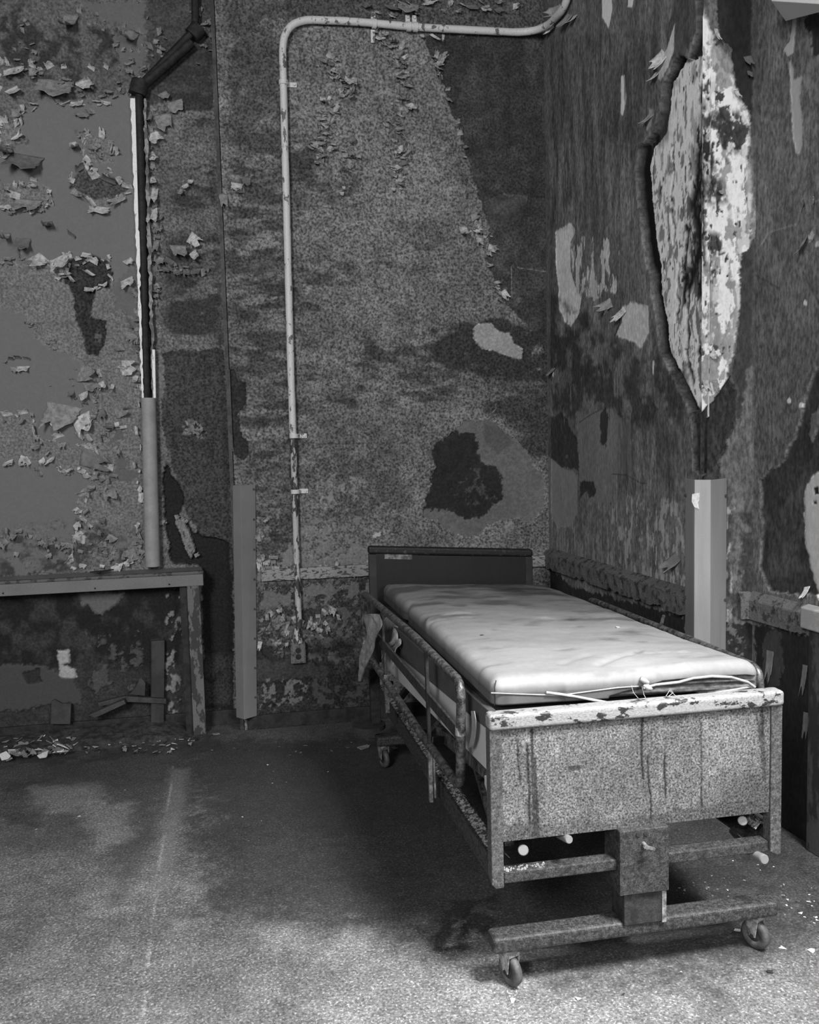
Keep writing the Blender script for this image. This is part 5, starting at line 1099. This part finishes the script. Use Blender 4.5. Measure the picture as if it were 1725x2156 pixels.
cloth('rag', [(785, 800, 1292), (777, 806, 1300), (780, 816, 1314), (774, 811, 1328), (779, 799, 1343), (770, 796, 1360), (766, 788, 1380), (762, 782, 1400), (760, 776, 1420), (759, 768, 1436)], M_CLOTH, 'grimy torn rag hanging from the head end of the left bed rail', 'cloth', RR, 1, amp=.020)
# crumpled cover between rail and mattress
b = MB(); vs = []; NU, NV = 22, 14
c0 = Vector((lx(4.1, .0), 4.12, .70))
for i in range(NU+1):
    for j in range(NV+1):
        u = i/NU; v = j/NV; x = lx(4.1)-.030+.048*v+.012*math.sin(u*11+v*4); y = 3.83+.52*u+.02*math.sin(v*9); z = .675+.13*math.sin(v*math.pi*.62)+.025*math.sin(u*8+v*5)+.014*math.sin(u*23+v*11)-.10*(1-v)*(u > .5)*0
        vs.append((x, y, z*1.0+.02*u))
b.add(vs, [(i*(NV+1)+j, i*(NV+1)+j+1, (i+1)*(NV+1)+j+1, (i+1)*(NV+1)+j) for i in range(NU) for j in range(NV)], True)
o = b.build('crumpled_sheet', M_CLOTH); s = o.modifiers.new('t', 'SOLIDIFY'); s.thickness = .004; tag(o, 'crumpled dirty sheet stuffed between mattress and left rail near the head', 'sheet')

# ================================================================== LOOSE THINGS
def flake_mesh(seed, th=.0015):
    r = random.Random(seed); n = r.randint(5, 8); b = MB(); cx = 0
    ang = sorted(r.uniform(0, 6.283) for _ in range(n)); pts = [(math.cos(a)*r.uniform(.5, 1)*.5, math.sin(a)*r.uniform(.35, .9)*.5) for a in ang]
    lo = [(x, y, abs(x)*.25*r.random()) for x, y in pts]; c = (0, 0, .0); m = len(lo)
    vs = lo+[(x, y, z+.06) for x, y, z in lo]+[(0, 0, 0), (0, 0, .06)]
    fs = [(i, (i+1) % m, 2*m) for i in range(m)]+[(m+(i+1) % m, m+i, 2*m+1) for i in range(m)]+[(i, m+i, m+(i+1) % m, (i+1) % m) for i in range(m)]
    me = bpy.data.meshes.new('paint_flake'); me.from_pydata(vs, [], [tuple(reversed(f)) for f in fs]); me.update(); return me
FM = {}
for mi, m in enumerate((M_FLAKE, M_FLAKEW, M_FLAKED)):
    FM[mi] = []
    for k in range(6):
        me = flake_mesh(k*7+mi); me.materials.append(m); FM[mi].append(me)
def flake(x, y, z, size, mi, label, group, tilt=12, name='paint_flake', cat='paint flake', r=rr):
    o = bpy.data.objects.new(name, r.choice(FM[mi])); COL.objects.link(o); o.location = (x, y, z+size*.03); o.scale = (size, size, size*.8)
    o.rotation_euler = (math.radians(r.uniform(-tilt, tilt)), math.radians(r.uniform(-tilt, tilt)), r.uniform(0, 6.28)); return tag(o, label, cat, group)
fr = random.Random(21)
def scatter(quadpx, n, smin, smax, mis, label, group, tilt=10, zz=0):
    for k in range(n):
        u, v = fr.random(), fr.random(); (a, b_, c, d) = [np.array(q, float) for q in quadpx]
        px_ = (a*(1-u)+b_*u)*(1-v)+(d*(1-u)+c*u)*v; P = pl(px_[0], px_[1], 2, zz)
        flake(P[0], min(P[1], D+.10), zz*fr.uniform(.6, 1), fr.uniform(smin, smax), fr.choice(mis), label, group, tilt, r=fr)
scatter([(10, 1556), (170, 1552), (160, 1580), (0, 1596)], 60, .04, .10, (0, 0, 1), 'curled pale paint flake in the heap on the floor below the ledge', 'flakes heaped on the floor below the ledge', 42, .035)
scatter([(150, 1556), (425, 1552), (420, 1582), (160, 1586)], 60, .014, .05, (0, 0, 1, 2), 'small paint flake strewn on the floor in front of the radiator niche', 'flakes strewn before the radiator niche', 24, .015)
scatter([(440, 1560), (760, 1552), (760, 1590), (440, 1590)], 14, .012, .035, (0, 0, 2), 'small paint flake on the floor along the foot of the back wall', 'flakes along the back wall', 12)
scatter([(1410, 1790), (1640, 1790), (1625, 1900), (1410, 1935)], 38, .006, .018, (0, 0, 1), 'tiny pale paint flake on the dark floor under the foot of the bed', 'flakes under the foot of the bed')
scatter([(1640, 1850), (1725, 1850), (1725, 1960), (1650, 1930)], 30, .006, .02, (0, 1, 2), 'tiny paint flake on the floor between the bed and the right wall', 'flakes between bed and right wall')
scatter([(60, 1600), (800, 1600), (760, 1760), (60, 1800)], 14, .006, .018, (0, 1, 0), 'tiny pale flake on the open floor left of the bed', 'flakes on the open floor')
scatter([(1000, 2040), (1600, 2010), (1650, 2130), (1000, 2150)], 14, .005, .012, (1, 2, 0), 'tiny chip on the bright floor in front of the bed', 'chips in front of the bed')
def one(px_, size, mi, label, z=0, name='paint_flake', cat='paint flake', tilt=6):
    P = pl(px_[0], px_[1], 2, z); o = flake(P[0], P[1], z, size, mi, label, None, tilt, name, cat); return o
one((555, 1571), .09, 0, 'long curled flake on the floor, leftmost of the three between conduit and bed') if False else None
one((768, 1576), .10, 0, 'long pale flake lying on the floor left of the bed head')
one((833, 1576), .055, 0, 'small pale flake on the dark floor beside the bed frame near its head')
one((405, 1560), .055, 0, 'domed grey chunk on the floor right at the foot of the ledge leg', name='plaster_chunk', cat='plaster chunk')
one((454, 1547), .07, 0, 'grey plaster chunk against the back wall under the left corner guard', name='plaster_chunk', cat='plaster chunk')
one((166, 1719), .024, 1, 'white flake alone on the open floor at left'); one((76, 1746), .02, 1, 'white sliver on the open floor near the left edge')
one((512, 1720), .018, 1, 'tiny white flake alone in the middle of the open floor')
one((1553, 1960), .036, 1, 'white angular flake on the floor just left of the right castor'); one((1650, 1997), .032, 1, 'white bean shaped flake on the floor right of the right castor'); one((1716, 2004), .045, 1, 'white flake on the floor at the right picture edge')
one((1215, 2103), .028, 1, 'white jagged flake on the bright floor at the bottom centre right'); one((1080, 2108), .03, 1, 'pale flake on the floor below the left castor'); one((1622, 2047), .035, 2, 'black oval chip on the floor below the right castor'); one((1311, 2094), .02, 2, 'black round chip on the bright floor in front of the bed')
one((1455, 1810), .035, 0, 'pale oval flake under the right cross rail of the bed')
# on the mattress
zm = .945
def onm(px_, size, mi, label, z, tilt=8):
    return one(px_, size, mi, label, z, tilt=tilt)
onm((1303, 1324), .07, 1, 'large white torn flake lying on the right half of the mattress', .922, 14)
onm((1222, 1302), .02, 2, 'tiny dark crumb beside the round stain on the mattress', .925)
onm((1236, 1328), .018, 0, 'small grey crumb left of the large torn flake on the mattress', .93)
onm((1246, 1374), .02, 2, 'small black chip on the bright middle of the mattress', .938)
onm((1244, 1412), .024, 0, 'pale crumb near the foot edge of the mattress, left of the torn seam', .938)
onm((1470, 1380), .022, 1, 'white oval flake near the right edge of the mattress foot', .922)
onm((1015, 1338), .022, 2, 'dark crumb on the left half of the mattress', .95)
onm((1145, 1268), .03, 1, 'thin white sliver near the head end of the mattress', .905)
onm((1425, 1412), .018, 1, 'white speck close to the torn seam at the mattress foot', .93)
for q, z in (((886, 1236), .932), ((905, 1234), .932), ((945, 1238), .93), ((960, 1241), .93), ((967, 1260), .93), ((1069, 1246), .92), ((1102, 1289), .93), ((860, 1243), .935)):
    o = one(q, .014, 2, 'tiny dark crumb on the grey head end of the mattress', z); o['group'] = 'crumbs on the head end of the mattress'
flake(-.78, YL-.085, .956, .16, 2, 'dark sheet of fallen paint lying on top of the ledge', None, 3, 'paint_sheet', 'paint sheet')
# boards and rubble under the ledge
def slab(name, pts, yy, th, m, label, cat, lean=0):
    f = [Vector(pl(x, y, 1, yy)) for x, y in pts]; zmin = min(v.z for v in f)
    f = [v+Vector((0, (v.z-zmin)*lean, 0)) for v in f]; k = [v+Vector((0, th, 0)) for v in f]
    b = MB(); b.prism([tuple(v) for v in reversed(f)], [tuple(v) for v in reversed(k)]); o = b.build(name, m, bevel=.002); return tag(o, label, cat)
M_BRD = mat('dull_board', 52, 40, sc=10, fine=.15, rough=.7)
slab('board_piece', [(106, 1525), (148, 1525), (148, 1484), (128, 1484), (112, 1476), (106, 1480)], D+.08, .012, M_BRD, 'small upright board scrap leaning against the wall under the ledge', 'board', .25)
slab('wood_panel', [(318, 1522), (345, 1522), (346, 1350), (318, 1352)], D+.09, .02, M_BRD, 'narrow dark upright panel inside the radiator niche', 'panel', .05)
slab('broken_plank', [(186, 1506), (246, 1480), (262, 1474), (265, 1482), (200, 1512)], D+.02, .05, mat('plank', 60, 48, sc=14), 'broken plank lying askew in the rubble of the niche', 'plank', 0)
slab('broken_plank', [(206, 1480), (262, 1466), (350, 1472), (350, 1482), (262, 1478), (208, 1488)], D+.07, .03, mat('plank_b', 58, 44, sc=14), 'longer level plank at the back of the radiator niche', 'plank', 0)
slab('paint_sheet', [(272, 1462), (305, 1465), (306, 1440), (296, 1428), (284, 1450)], D+.05, .003, M_BRD, 'triangular sheet of fallen paint leaning in the niche beside the dark panel', 'paint sheet', .2)
# low mound of dust and rubble
rb = MB(); n_, m_ = 60, 14; vs = []
for i in range(n_+1):
    for j in range(m_+1):
        x = -1.55+1.25*i/n_; y = D-.13+.262*j/m_; e_ = math.sin(math.pi*min(1, i/8)*.5)*math.sin(math.pi*min(1, (n_-i)/8)*.5)
        h_ = .05*(j/m_)**.8+.03*vnoise(np.array([x*9.]), np.array([y*9.]), 4)[0]+.02*vnoise(np.array([x*30.]), np.array([y*30.]), 5)[0]
        vs.append((x, y, max(-.004, h_*.8*e_*min(1, j/3)-.004)))
rb.add(vs, [(i*(m_+1)+j, (i+1)*(m_+1)+j, (i+1)*(m_+1)+j+1, i*(m_+1)+j+1) for i in range(n_) for j in range(m_)])
o = rb.build('rubble', mat('rubble_dust', 56, 30, sc=30, thr=.5, soft=.12, fine=.4, rough=.9, bmp=1.0)); tag(o, 'low heap of plaster dust and crumbs on the floor in the radiator niche', 'rubble', kind='stuff')
